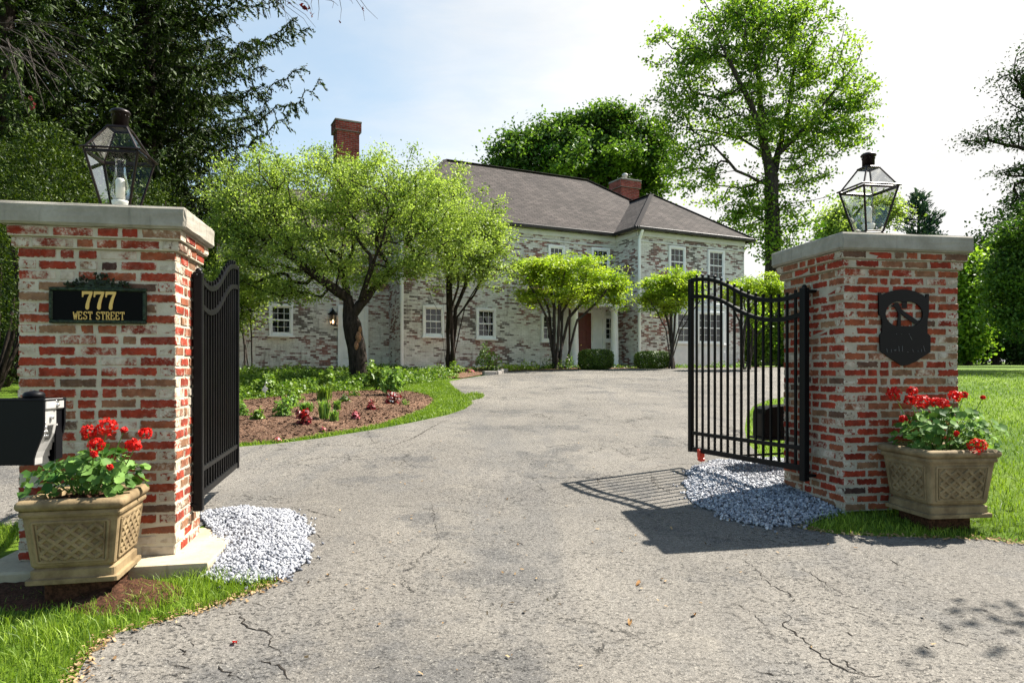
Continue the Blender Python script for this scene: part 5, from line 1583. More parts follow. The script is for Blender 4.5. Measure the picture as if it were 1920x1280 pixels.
# -- conifers: trunk, sweeping boughs and hanging twigs
def spruce(label, base, H, Rm, seed, mat='spruce', zfull=16.0, z0=.8, group='dark spruces left of the house', dens=1.0, extra=(), droop=1.0, hang=1.0, need=.085, name='spruce_tree', whorl=.62, zmin_tw=None):
    r = np.random.default_rng(seed)
    O = np.array([base[0], base[1], gzf(base[1])])
    root = thing(name, label, 'tree', O, 0, group)
    tb = MB()
    zz = np.linspace(0, H, 14); tb.tube(np.stack([r.normal(0, .04, 14), r.normal(0, .04, 14), zz], -1), .02 + .30 * (1 - zz / H), 9)
    C = []; D = []; S = []
    z = z0; todo = []
    while z < H - .3:
        nb = r.integers(8, 11) if z < zfull else 5
        L0 = Rm * (1 - z / H) ** .75 * min(1.0, .55 + z / 5)
        a0 = r.uniform(0, 2 * PI)
        todo.append((z, [(a0 + 2 * PI * i / nb + r.normal(0, .18), L0 * r.uniform(.62, 1.12)) for i in range(nb)]))
        z += whorl * r.uniform(.75, 1.25) * (1 if z < zfull else 1.8)
    for (ez, ea, eL) in extra: todo.append((ez, [(ea, eL)]))
    for z, boughs in todo:
        full = z < zfull
        for (a, L) in boughs:
            if L < .25: continue
            k = max(5, int(L / .22)); u = np.linspace(0, 1, k)
            dz = L * droop * (-.42 * u + .66 * u ** 2) * r.uniform(.6, 1.25)
            dz += r.normal(0, .02, k) * L
            side = r.normal(0, .05) * L * u ** 2
            bx = np.cos(a) * L * u - np.sin(a) * side; by = np.sin(a) * L * u + np.cos(a) * side
            P_ = np.stack([bx, by, z + dz + r.uniform(-.12, .12)], -1)
            tb.tube(P_, (.012 + .028 * (L / Rm)) * (1 - .85 * u) + .004, 5, False)
            st = .085 / dens if full else .26
            m_ = max(3, int(L / st)); uu = r.uniform(.12, 1.0, m_)
            for q in uu:
                p = np.array([np.interp(q, u, P_[:, c]) for c in range(3)])
                T = np.array([math.cos(a), math.sin(a), 0]); N_ = np.array([-math.sin(a), math.cos(a), 0])
                ln = hang * r.uniform(.18, .60) * (1.05 - .55 * q) * (.5 + .5 * L / Rm) + .10
                sd = r.choice([-1, 1])
                if r.random() < .5:      # lateral spray, nearly level
                    v = T * r.uniform(.4, .9) + N_ * sd * r.uniform(.6, 1.0) + np.array([0, 0, -.35]); ln *= 1.35
                else:                    # hanging twig
                    v = T * r.uniform(.05, .4) + N_ * sd * r.uniform(.05, .5) + np.array([0, 0, -1.0])
                v /= np.linalg.norm(v)
                c_ = max(2, int(ln / .075))
                for j in range(c_):
                    f = (j + .4) / c_
                    pt = p + v * ln * f + np.array([0, 0, -.10 * f * f])
                    for _ in range(2 if full else 1):
                        C.append(pt + r.normal(0, .018, 3)); D.append(v + r.normal(0, .42, 3)); S.append(need * 2.0 * r.uniform(.7, 1.25) * (1 if full else 1.7))
            for q in np.linspace(.15, 1, max(3, int(L / (.10 / dens)))):   # needles on the bough itself
                p = np.array([np.interp(q, u, P_[:, c]) for c in range(3)])
                for _ in range(2):
                    C.append(p + r.normal(0, .03, 3)); D.append(np.array([math.cos(a), math.sin(a), .25]) + r.normal(0, .6, 3)); S.append(need * 1.7 * r.uniform(.7, 1.2))
    C = np.array(C); D = np.array(D); S = np.array(S); N = len(C)
    D /= np.linalg.norm(D, axis=1, keepdims=True) + 1e-9
    nr = r.normal(size=(N, 3)); nr -= D * (nr * D).sum(1, keepdims=True); nr /= np.linalg.norm(nr, axis=1, keepdims=True) + 1e-9
    Rm_ = np.stack([D, np.cross(nr, D), nr], -1)
    V, Fa = scatter(DIA * np.array([1, .50, 1]), DIAF, C, Rm_, S)
    tb.build('trunk', MAT['bark'], root, True, fix=False)
    link('crown', np_mesh('crown', V, Fa, np.clip(r.normal(.33, .27, N), 0, 1)), MAT[mat], root)
    return root
spruce('tall drooping spruce whose boughs reach over the house roof', (-12.4, 23.6), 27, 5.2, 71, dens=1.4, extra=[(5.9, .15, 5.9), (7.3, -.25, 5.6), (8.6, .10, 5.7), (9.3, -.5, 5.3), (9.9, .30, 5.2), (10.6, -.1, 5.3), (11.3, .2, 5.3), (11.9, -.3, 5.2), (12.5, .05, 5.1), (13.3, -.2, 4.9), (14.0, .25, 4.7)])
spruce('tall dark spruce behind the lantern of the address plaque pillar', (-14.0, 19.2), 25, 5.0, 72, dens=1.3)
spruce('tall dark spruce at the far left of the picture', (-17.4, 22.5), 26, 5.4, 73, dens=.95)
spruce('dark spruce standing deep behind the other spruces', (-19.5, 28.0), 26, 5.6, 74, dens=.75)
spruce('dark spruce in the gap between two nearer spruces', (-14.6, 28.5), 27, 5.6, 75, dens=.75)
spruce('dark spruce farthest left, beyond the yews', (-23.5, 27.0), 25, 5.6, 76, dens=.6)
spruce('dark spruce filling the back of the grove on the left', (-19.0, 34.0), 27, 6.0, 77, dens=.55)

def yew(label, base, H, Rm, seed, mat='yew', n=2600, hmin=.02, group='yew bushes behind the address plaque pillar', name='yew_bush', cat='bush'):
    """upright conifer bush of upswept feathery sprays"""
    r = np.random.default_rng(seed); O = np.array([base[0], base[1], gzf(base[1])])
    root = thing(name, label, cat, O, 0, group)
    tb = MB(); C = []; D = []
    for i in range(9):
        a = 2 * PI * i / 9; e = np.array([math.cos(a) * Rm * .5, math.sin(a) * Rm * .5, H * r.uniform(.6, .95)])
        tb.tube([(0, 0, 0), e * .4 * np.array([1.3, 1.3, .9]), e], [.06, .04, .01], 6, False)
    for i in range(n):
        h = r.uniform(hmin, 1); a = r.uniform(0, 2 * PI); q = (r.random() ** .4)
        R_ = Rm * (math.sin(PI * min(1, .16 + .84 * h)) ** .55 if h < .98 else .12) * (1 + .22 * math.sin(3 * a + h * 9) * math.sin(7 * h + a)) * q
        p = np.array([math.cos(a) * R_, math.sin(a) * R_, h * H * (1 + .05 * math.sin(5 * a))])
        d = np.array([math.cos(a) * .8, math.sin(a) * .8, .55]) + r.normal(0, .3, 3); d /= np.linalg.norm(d)
        L = r.uniform(.14, .36); k = int(L / .045)
        for j in range(k):
            C.append(p + d * L * j / k + np.array([0, 0, -.10 * (j / k) ** 2]) + r.normal(0, .025, 3)); D.append(d + r.normal(0, .55, 3))
    C = np.array(C); D = np.array(D); D /= np.linalg.norm(D, axis=1, keepdims=True); N = len(C)
    nr = r.normal(size=(N, 3)) + np.array([0, 0, .6]); nr -= D * (nr * D).sum(1, keepdims=True); nr /= np.linalg.norm(nr, axis=1, keepdims=True)
    V, Fa = scatter(DIA * np.array([1, .6, 1]), DIAF, C, np.stack([D, np.cross(nr, D), nr], -1), r.uniform(.045, .085, N))
    tb.build('trunk', MAT['bark'], root, True, fix=False)
    link('crown', np_mesh('crown', V, Fa, np.clip(r.normal(.36, .28, N), 0, 1)), MAT[mat], root)
    return root
yew('feathery green yew left of the left lantern', (-7.95, 11.9), 4.75, 1.3, 81, n=4600, hmin=.3)
yew('feathery green yew right of the left lantern, beside the big spruce', (-7.35, 14.2), 4.25, 1.15, 82, n=2800)
yew('feathery green yew at the left edge behind the entry call box', (-10.2, 13.6), 4.9, 1.5, 83, n=3600, hmin=.55)
yew('yew coloured dark for deep shade behind the entry call box', (-12.4, 17.0), 3.6, 2.6, 84, n=4800, mat='spruce')  # dark spruce needle colour stands in for the deep shade here

# -- bare twigs hanging from a tree beyond the left edge
def bare_tree():
    r = np.random.default_rng(91)
    b = np.array([-9.2, 8.2, gzf(8.2)])
    root = thing('bare_tree', 'bare limbed tree beyond the left edge with thin twigs hanging into the sky', 'tree', b)
    limbs = [[(-9.2, 8.2, 0), (-9.0, 8.2, 3.0), (-8.4, 8.1, 5.6), (-6.4, 7.9, 7.3), (-4.2, 7.7, 7.35), (-2.6, 7.6, 6.9), (-1.9, 7.5, 6.55)],
             [(-8.9, 8.2, 3.6), (-8.4, 8.6, 4.9), (-7.4, 9.0, 5.9), (-6.9, 9.1, 5.85), (-6.3, 9.1, 5.55)],
             [(-8.9, 8.2, 4.0), (-8.6, 8.8, 5.4), (-7.6, 9.2, 6.3), (-7.1, 9.3, 6.2)]]
    m = MB()
    for l, r0 in zip(limbs, (.13, .05, .05)):
        l = np.array(l) - np.array([b[0], b[1], 0]); 
        m.tube(l, np.linspace(r0, .008, len(l)), 7, False)
    tw = [(470, 0, 492, 30), (490, 0, 505, 36), (505, 0, 508, 34), (515, 0, 545, 42), (520, 8, 562, 48), (535, 10, 586, 62), (530, 0, 552, 16), (540, 5, 592, 52), (570, 0, 586, 30), (585, 0, 586, 20), (597, 0, 596, 38), (610, 0, 634, 11), (637, 0, 638, 38), (655, 0, 662, 8), (668, 0, 684, 40), (676, 0, 708, 36), (560, 0, 580, 15), (525, 3, 538, 45), (545, 0, 560, 12), (620, 0, 623, 16)]
    for (xa, ya, xb, yb) in tw:
        Y = 7.65 + r.normal(0, .08)
        p = at(xa, ya - 70, Y); q = at(xb, yb, Y); md = (p + q) / 2 + np.array([r.normal(0, .03), 0, .04])
        q1 = at(xa, ya, Y)
        m.tube([p - b + (0, 0, b[2]) - (0, 0, 0) * 1 if False else p - np.array([b[0], b[1], 0]), q1 - np.array([b[0], b[1], 0]), (q1 * .45 + q * .55) + np.array([r.normal(0, .02), 0, .02]) - np.array([b[0], b[1], 0]), q - np.array([b[0], b[1], 0])], [.005, .0036, .0026, .0015], 5, False)
    for i in range(30):
        xa = r.uniform(-20, 90); ya = r.uniform(30, 110); L = r.uniform(60, 150); an = r.uniform(.15, 1.35); Y = 9.1 + r.normal(0, .15)
        p = at(xa, ya, Y); q = at(xa + L * math.cos(an), ya + L * math.sin(an), Y)
        o = np.array([b[0], b[1], 0])
        md = (p * .5 + q * .5) + np.array([r.normal(0, .03), 0, .05])
        m.tube([p - o, md - o, q - o], [.006, .004, .002], 5, False)
    o2 = m.build('limbs', MAT['twig'], root, True, fix=False)
    o2.location = (0, 0, -b[2])
    C = []
    for (x, y) in ((569, 14), (566, 9), (573, 17), (584, 28), (637, 40), (681, 17), (542, 6), (579, 13), (58, 185), (62, 195), (60, 202)):
        p = at(x, y, 7.6 if x > 100 else 9.1) - b
        for _ in range(4): C.append(p + r.normal(0, .012, 3))
    V, Fa = leaves_at(np.array(C), r, .055, 0.1, .7)
    link('withered_leaf', np_mesh('withered_leaf', V, Fa, r.random(len(C)) * .3), MAT['redleaf'], root)
bare_tree()

# -- right hand background
Yr = 26.0
b = gp(2080, Yr)
tr = [[b, w(2070, 500, Yr), w(2050, 300, Yr), w(2040, 100, Yr)], [w(2060, 380, Yr), w(1960, 290, Yr), w(1860, 265, Yr), w(1815, 265, Yr)], [w(2050, 300, Yr), w(1950, 200, Yr), w(1890, 140, Yr)], [w(2050, 330, Yr), w(1960, 330, Yr), w(1890, 330, Yr)]]
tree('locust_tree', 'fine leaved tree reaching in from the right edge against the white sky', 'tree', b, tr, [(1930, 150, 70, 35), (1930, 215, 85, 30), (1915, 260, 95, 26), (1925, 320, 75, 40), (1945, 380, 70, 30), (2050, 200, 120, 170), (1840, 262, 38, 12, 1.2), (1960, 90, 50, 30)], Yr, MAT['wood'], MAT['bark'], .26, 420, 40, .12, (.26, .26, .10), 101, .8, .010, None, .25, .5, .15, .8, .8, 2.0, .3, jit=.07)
b = gp(1975, 33)
tr = [[b, w(1970, 600, 33), w(1960, 500, 33), w(1950, 420, 33)]]
tree('woodland_tree', 'bright green tree at the right edge above the dark wood', 'tree', b, tr, [(1930, 450, 62, 50), (1900, 520, 50, 45), (1960, 500, 80, 90), (1890, 590, 40, 60, .5), (1985, 420, 70, 60)], 33, MAT['maple'], MAT['bark'], .25, 330, 110, .16, (.34, .34, .18), 102, 1.1, .02, 'trees of the wood on the right', .3, .6, .3, .7, 1.0, 2.2, .2)
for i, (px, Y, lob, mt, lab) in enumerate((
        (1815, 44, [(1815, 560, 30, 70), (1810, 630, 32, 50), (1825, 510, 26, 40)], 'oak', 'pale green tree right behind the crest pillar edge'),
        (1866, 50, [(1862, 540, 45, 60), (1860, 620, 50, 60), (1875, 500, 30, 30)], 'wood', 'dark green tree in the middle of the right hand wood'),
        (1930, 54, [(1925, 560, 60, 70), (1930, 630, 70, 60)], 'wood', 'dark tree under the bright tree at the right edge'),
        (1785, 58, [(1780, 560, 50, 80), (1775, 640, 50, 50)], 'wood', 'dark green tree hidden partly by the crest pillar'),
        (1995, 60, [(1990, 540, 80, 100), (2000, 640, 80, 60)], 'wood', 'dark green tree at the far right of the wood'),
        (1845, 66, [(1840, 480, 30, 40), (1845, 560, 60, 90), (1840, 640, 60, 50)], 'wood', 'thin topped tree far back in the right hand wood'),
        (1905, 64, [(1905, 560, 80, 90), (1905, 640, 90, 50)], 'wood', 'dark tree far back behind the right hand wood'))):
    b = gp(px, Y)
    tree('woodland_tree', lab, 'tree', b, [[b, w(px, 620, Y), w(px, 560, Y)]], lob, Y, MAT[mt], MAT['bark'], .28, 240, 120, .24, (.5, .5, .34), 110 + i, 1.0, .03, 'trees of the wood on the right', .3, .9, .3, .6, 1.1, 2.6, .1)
b = gp(1620, 60)
tree('woodland_tree', 'small pale yellow green tree seen through the right lantern', 'tree', b, [[b, w(1620, 480, 60), w(1620, 400, 60)]], [(1570, 420, 36, 40), (1620, 400, 50, 36), (1665, 395, 36, 30), (1600, 440, 70, 30), (1545, 450, 25, 22)], 60, MAT['crab'], MAT['barkg'], .25, 220, 80, .24, (.55, .55, .4), 121, .8, .03, None, .3, .9, .3, .6, 1.1, 1.8, .2)
# blue pine beyond the right lantern
def pine(label, px, Y, top, seed):
    r = np.random.default_rng(seed); b = gp(px, Y); H = w(px, top, Y)[2] - b[2]
    root = thing('pine_tree', label, 'tree', b)
    tb = MB(); tb.tube([(0, 0, 0), (0, 0, H * .5), (0, 0, H)], [.35, .22, .03], 8, False)
    C = []; D = []
    for z in np.arange(3, H, .55):
        L = 4.4 * (1 - z / H) ** .65 + .3
        for i in range(7):
            a = r.uniform(0, 2 * PI); l = L * r.uniform(.6, 1.1)
            e = np.array([math.cos(a) * l, math.sin(a) * l, z + l * .42]); s = np.array([0, 0, z])
            tb.tube([s, (s + e) / 2 + (0, 0, -.08 * l), e], [.05, .03, .012], 5, False)
            for q in np.linspace(.35, 1, max(3, int(l / .28))):
                p = s + (e - s) * q
                for _ in range(9): 
                    C.append(p + r.normal(0, .16, 3)); D.append((e - s) / l + np.array([0, 0, .5]) + r.normal(0, .5, 3))
    C = np.array(C); D = np.array(D); D /= np.linalg.norm(D, axis=1, keepdims=True); N = len(C)
    nr = r.normal(size=(N, 3)); nr -= D * (nr * D).sum(1, keepdims=True); nr /= np.linalg.norm(nr, axis=1, keepdims=True)
    V, Fa = scatter(DIA * np.array([1, .5, 1]), DIAF, C, np.stack([D, np.cross(nr, D), nr], -1), r.uniform(.3, .55, N))
    tb.build('trunk', MAT['bark'], root, True, fix=False)
    link('crown', np_mesh('crown', V, Fa, r.random(N)), MAT['pine'], root)
pine('blue green pine between the right lantern and the wood', 1722, 62, 366, 131)

for i, (x, y, h) in enumerate(((46, 56, 17), (52, 68, 19), (44, 46, 13), (60, 60, 18))):  # row of trees added beyond the right edge to shade the wood
    b = np.array([x, y, gzf(y) - .05]); px = CX + F * x / y; k = F / y
    tree('woodland_tree', ('tall tree added beyond the right edge to shade the wood', 'tallest tree added beyond the right edge to shade the wood', 'lower tree added nearest beyond the right edge to shade the wood', 'farthest tree added beyond the right edge to shade the wood')[i], 'tree', b,
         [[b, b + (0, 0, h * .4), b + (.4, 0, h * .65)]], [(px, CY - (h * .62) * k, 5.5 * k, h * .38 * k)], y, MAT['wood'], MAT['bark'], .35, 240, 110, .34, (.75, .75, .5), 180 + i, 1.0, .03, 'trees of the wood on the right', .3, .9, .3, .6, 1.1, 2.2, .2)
# shrubs behind the right end of the house, seen through the gate
for i, (px, Y, lob, lab) in enumerate((
        (1420, 31, [(1420, 620, 36, 60), (1400, 650, 30, 36)], 'green shrub just right of the house corner'),
        (1468, 31.5, [(1465, 600, 40, 70), (1470, 650, 40, 40)], 'green shrub behind the gate beside the crest pillar'),
        (1515, 33, [(1510, 600, 45, 90), (1520, 650, 45, 40)], 'dark green shrub hidden mostly by the crest pillar'))):
    b = gp(px, Y)
    tree('large_shrub', lab, 'shrub', b, [[b, w(px, 660, Y), w(px, 620, Y)]], lob, Y, MAT['oak'], MAT['bark'], .10, 170, 90, .13, (.26, .26, .2), 140 + i, 1.0, .012, 'shrubs beside the house', .3, .4, .3, .5, 1.0, 2.4, .1, crown='foliage', trunk='stems')

# tree beyond the right edge whose crown shades the corner of the driveway
b = np.array([10.6, 4.6, gzf(4.6)])
def off(x, y, z): return np.array([x, y, z])
def shade_tree():
    r = np.random.default_rng(151)
    T = np.array([7.35, 4.55, 5.4]) + r.normal(0, 1, (190, 3)) * np.array([.46, .55, .4])
    T = np.concatenate([T, np.array([11.0, 4.5, 6.6]) + r.normal(0, 1, (150, 3)) * np.array([1.2, 1.2, 1.0])])
    A, par, tips = grow([[b, b + (0, 0, 2.2), b + (-.4, 0, 4.2), b + (-1, -.2, 5.0)]], T, r, .3, .3, .3, .5)
    root = thing('shade_tree', 'tree beyond the right edge whose shadow falls on the driveway corner', 'tree', b)
    V, Fa = limb_mesh(A, par, tips, .18, .008)
    link('trunk', np_mesh('trunk', V - b, Fa), MAT['bark'], root, True)
    k = np.repeat(np.arange(len(tips)), 45)
    L = A[tips][k] + r.normal(0, .2, (len(k), 3)); V, Fa = leaves_at(L, r, .10)
    link('crown', np_mesh('crown', V - b, Fa, r.random(len(k))), MAT['oak'], root)
shade_tree()

# ================================================================== low planting
def boxwood(label, px, Y, wpx, hpx, seed):
    r = np.random.default_rng(seed); b = gp(px, Y); b[2] = gzf(Y)
    a = wpx / F * Y / 2; h = hpx / F * Y
    root = thing('boxwood', label, 'hedge', b, 0, 'clipped boxwoods by the porch')
    N = 9000
    d = r.normal(size=(N, 3)); d /= np.linalg.norm(d, axis=1, keepdims=True)
    q = r.random(N) ** .12 * r.uniform(.93, 1.04, N)
    n4 = (np.abs(d) ** 4).sum(1, keepdims=True) ** .25; d = d / n4
    P_ = d * q[:, None] * np.array([a, a * .75, h / 2]) + np.array([0, 0, h / 2]); P_[:, 2] = np.maximum(P_[:, 2], .02)
    V, Fa = scatter(DIA, DIAF, P_, frames_from_normal(d * .8 + r.normal(0, .6, d.shape) + np.array([0, 0, .3]), r), r.uniform(.035, .065, N))
    link('foliage', np_mesh('foliage', V, Fa, np.clip(r.normal(.45, .3, N), 0, 1)), MAT['box'], root)
    m = MB()
    for i in range(7):
        t = 2 * PI * i / 7; m.tube([(0, 0, -.03), (math.cos(t) * a * .35, math.sin(t) * a * .3, h * .45), (math.cos(t) * a * .7, math.sin(t) * a * .5, h * .8)], [.03, .02, .008], 5, False)
    m.build('stems', MAT['bark'], root)
boxwood('clipped round boxwood between the two porch columns', 1117, 24.3, 66, 38, 161)
boxwood('clipped low boxwood right of the porch by the downspout', 1224, 25.4, 68, 33, 162)

def cover(name, label, poly, n, hgt, size, seed, mat='cover'):
    r = np.random.default_rng(seed); A_ = np.array(poly)
    x = r.uniform(A_[:, 0].min(), A_[:, 0].max(), n * 5); y = r.uniform(A_[:, 1].min(), A_[:, 1].max(), n * 5)
    k = inpoly(x, y, poly); x, y = x[k][:n], y[k][:n]; n = len(x)
    d = edge_dist(x, y, poly)
    bump = .6 + .4 * np.sin(x * 2.3 + np.sin(y * 1.9)) * np.sin(y * 2.9 + 1) + r.normal(0, .12, n)
    z = gz(y) + hgt * np.clip(bump, .2, 1.4) * np.minimum(1, .35 + d / .5) * r.random(n) ** .4
    nr = r.normal(size=(n, 3)) * .8 + np.array([0, -.1, 1.0])
    V, Fa = scatter(DIA * np.array([1, 1.1, 1]), DIAF, np.stack([x, y, z], -1), frames_from_normal(nr, r), size * r.uniform(.6, 1.4, n))
    o = link(name, np_mesh(name, V, Fa, np.clip(r.normal(.45, .28, n), 0, 1)), MAT[mat])
    tag(o, label, 'ground cover', kind='stuff')
COVER = [G(450, 747), G(560, 742), G(640, 737), G(690, 731), G(760, 724), G(810, 716.5), G(862, 709), (-1.9, 20.6), (-2.2, 21.6), (-4.0, 21.8), (-6.0, 21.2), (-9.5, 20.2), (-10, 15.4), (-7.5, 14.6)]
cover('ground_cover', 'dense leafy ground cover round the crabapple trunk', COVER, 52000, .34, .062, 171)
cover('house_bed_plants', 'low mixed greenery along the foot of the house wall', [(-1.2, 22.7), (3.0, 24.9), (4.9, 26.1), (9.6, 28.4), (9.4, 29), (5.0, 27.0), (4.4, 28), (2.5, 27.5), (-2, 24.6)], 2600, .14, .07, 172)

def clump(name, label, cat, px, py, wpx, hpx, seed, mat='perennial', n=260, size=.05, flower=None, nf=0, group=None, blade=False, lift=0.0, fs=.04):
    r = np.random.default_rng(seed); x, y = G(px, py); z = gzf(y) + (bed_h(x, y) if inpoly(np.array(x), np.array(y), BED) else 0)
    if cat == 'plant' and mat != 'redleaf' and not flower: wpx, hpx, n = wpx * 1.25, hpx * 1.2, int(n * 1.4)
    a = wpx / F * y / 2; h = hpx / F * y
    root = thing(name, label, cat, (x, y, z), 0, group)
    if blade:
        m = MB()
        for i in range(n):
            t = r.uniform(0, 2 * PI); L = h * r.uniform(.6, 1.1); o = r.uniform(.2, 1) * a; b0 = np.array([r.normal(0, a * .3), r.normal(0, a * .3), 0])
            w_ = .011; dx = np.array([-math.sin(t), math.cos(t), 0]) * w_
            p1 = b0 + np.array([math.cos(t) * o * .4, math.sin(t) * o * .4, L * .7]); p2 = b0 + np.array([math.cos(t) * o, math.sin(t) * o, L * r.uniform(.7, 1)])
            m.add([b0 - dx, b0 + dx, p1 + dx * .8, p1 - dx * .8, p2], [[0, 1, 2, 3], [3, 2, 4]], r.random())
        m.build('foliage', MAT[mat], root, fix=False)
    else:
        d = r.normal(size=(n, 3)); d[:, 2] = np.abs(d[:, 2]); d /= np.linalg.norm(d, axis=1, keepdims=True)
        q = r.random(n) ** .4 * (1 + .25 * np.sin(d[:, 0] * 5 + seed))
        P_ = d * q[:, None] * np.array([a, a, h * (1 - lift)]) * 1.15 + np.array([0, 0, h * lift])
        V, Fa = scatter(DIA * np.array([1, 1.1, 1]), DIAF, P_, frames_from_normal(d * .6 + r.normal(0, .6, d.shape) + np.array([0, 0, .5]), r), size * r.uniform(.6, 1.4, n))
        link('foliage', np_mesh('foliage', V, Fa, np.clip(r.normal(.5, .28, n), 0, 1)), MAT[mat], root)
        m = MB()
        for i in range(8):
            e = P_[r.integers(0, n)]; m.tube([(0, 0, -.02), e * .5 + (0, 0, .02), e], [.008, .006, .003], 4, False)
        m.build('stems', MAT['bark'] if h > .5 else MAT['perennial'], root)
    if flower:
        d = r.normal(size=(nf, 3)); d[:, 2] = np.abs(d[:, 2]) + .2; d /= np.linalg.norm(d, axis=1, keepdims=True)
        V, Fa = scatter(DIA * np.array([1, 1.4, 1]), DIAF, d * np.array([a, a, h]) * r.uniform(.85, 1.1, (nf, 1)), frames_from_normal(d + r.normal(0, .4, d.shape), r), fs * r.uniform(.7, 1.3, nf))
        link('flowers', np_mesh('flowers', V, Fa, r.random(nf)), MAT[flower], root)
    return root
g1 = 'young plants set out in the flower bed'
for i, (nm, lab, px, py, w_, h_, kw) in enumerate((
        ('bedding_plant', 'largest dark red leaved plant near the front of the bed', 571, 806, 24, 26, dict(mat='redleaf', n=170, size=.06, flower='petal', nf=40)),
        ('bedding_plant', 'pink flower lowest at the front edge of the bed near the gate', 521, 829, 13, 9, dict(n=30, size=.03, flower='pink', nf=40, fs=.03)),
        ('bedding_plant', 'small pink flower on the grass edge in front of the pale spiky plants', 606, 813, 10, 9, dict(n=24, size=.03, flower='pink', nf=30, fs=.03)),
        ('bedding_plant', 'dark red plant between the coral flower and the leafy shrub', 697, 778, 20, 18, dict(mat='redleaf', n=120, size=.06)),
        ('bedding_plant', 'coral pink plant right of the pale spiky plants', 667, 794, 14, 16, dict(mat='redleaf', n=60, size=.05, flower='pink', nf=40)),
        ('bedding_plant', 'red and white flowering plant below the leafy shrub', 737, 765, 24, 22, dict(mat='redleaf', n=120, size=.07, flower='whitepetal', nf=26, fs=.05)),
        ('perennial_plant', 'silvery green clump left of the large red plant', 531, 792, 24, 24, dict(n=220, size=.06)),
        ('perennial_plant', 'silvery green clump behind its twin, towards the lawn', 545, 775, 22, 20, dict(n=200, size=.06)),
        ('perennial_plant', 'low dark green rosette close to the gate end', 485, 799, 18, 17, dict(n=140, size=.06, mat='cover')),
        ('perennial_plant', 'loose green plant at the back of the bed near the lawn', 551, 761, 28, 22, dict(n=220, size=.06, mat='cover')),
        ('perennial_plant', 'upright dark green plant in the middle of the bed back', 609, 760, 24, 26, dict(n=160, size=.05, mat='cover', blade=True)),
        ('perennial_plant', 'bright green spiky tuft left of the tall spiky plants', 575, 784, 24, 18, dict(n=120, blade=True)),
        ('perennial_plant', 'tall yellow green spiky plant in the bed centre', 607, 797, 24, 34, dict(n=110, blade=True)),
        ('perennial_plant', 'yellow green spiky plant right of the tallest spiky plant', 627, 799, 18, 20, dict(n=80, blade=True)),
        ('perennial_plant', 'slim yellow green spiky plant behind the other spiky plants', 632, 780, 16, 18, dict(n=80, blade=True)),
        ('perennial_plant', 'dark low plant with a pale flower in the bed middle', 646, 764, 20, 14, dict(n=120, size=.05, mat='box', flower='whitepetal', nf=10)),
        ('perennial_plant', 'green clump half hidden by the edge on gate leaf', 451, 792, 20, 26, dict(n=180, size=.06)),
        ('perennial_plant', 'small faint green sprig at the right end of the bed', 760, 766, 12, 9, dict(n=50, size=.04)),
        ('perennial_plant', 'small green tuft behind the dark plant in the bed', 664, 752, 14, 10, dict(n=70, size=.05, mat='cover')))):
    clump(nm, lab, 'plant', px, py, w_, h_, 200 + i, group=g1, **kw)
for i, (nm, lab, px, py, w_, h_, kw) in enumerate((
        ('leafy_shrub', 'rounded leafy shrub at the bed edge right of the tree trunk', 706, 738, 46, 48, dict(n=900, size=.09, mat='cover', lift=.2)),
        ('leafy_shrub', 'pale leafy shrub in front of its rounder neighbour at the bed end', 735, 750, 36, 46, dict(n=600, size=.09, mat='perennial', lift=.15)),
        ('leafy_shrub', 'open dark leafy shrub at the back of the flower bed', 614, 742, 26, 42, dict(n=360, size=.08, mat='cover', lift=.35)),
        ('leafy_shrub', 'leafy shrub standing in the ground cover near the gate', 500, 740, 42, 34, dict(n=420, size=.09, mat='cover', lift=.3)))):
    clump(nm, lab, 'shrub', px, py, w_, h_, 230 + i, group='leafy shrubs around the flower bed', **kw)
def wall_plant(name, label, cat, px, Y, w_, h_, seed, **kw):
    px_y = CY - (gzf(Y) - EYE) / F * 0
    r = np.random.default_rng(seed)
    global G
    g0 = G
    G = lambda a, b, Y=Y: ((a - CX) / F * Y, Y)
    o = clump(name, label, cat, px, 0, w_, h_, seed, **kw)
    G = g0
    return o
wall_plant('rose_bush', 'green rose bush against the wall below the right lower window', 'shrub', 912, 22.9, 44, 46, 241, n=520, size=.08, mat='perennial', lift=.25)
wall_plant('perennial_plant', 'yellow green mound at the wall foot, the left one of two', 'plant', 957, 23.3, 26, 12, 242, n=200, size=.06, mat='lime', group='planting along the house wall')
wall_plant('perennial_plant', 'yellow green mound at the wall foot, the right one of two', 'plant', 992, 23.8, 26, 14, 243, n=220, size=.06, mat='lime', group='planting along the house wall')
wall_plant('perennial_plant', 'dark purple low plant beside the rose bush', 'plant', 926, 22.4, 18, 10, 244, n=160, size=.05, mat='box', group='planting along the house wall')
wall_plant('rose_bush', 'pale flowering rose in front of the left porch column', 'shrub', 1064, 24.4, 30, 24, 245, n=200, size=.07, mat='perennial', flower='whitepetal', nf=14, lift=.2, fs=.06)
wall_plant('bedding_plant', 'pink bedding flowers behind the stone edging', 'plant', 882, 21.9, 16, 7, 246, n=60, size=.05, flower='pink', nf=50, group='planting along the house wall')
wall_plant('leafy_shrub', 'dark green shrub at the foot of the tree between the lower windows', 'shrub', 853, 21.6, 34, 20, 247, n=340, size=.08, mat='cover', lift=.1, group='leafy shrubs around the flower bed')
wall_plant('perennial_plant', 'dark mound at the foot of the tree left of the porch', 'plant', 1030, 24.6, 30, 14, 248, n=220, size=.06, mat='box', group='planting along the house wall')
wall_plant('perennial_plant', 'small green tufts in front of the white bay panel', 'plant', 1285, 26.4, 36, 8, 249, n=160, size=.05, mat='perennial', group='planting along the house wall')
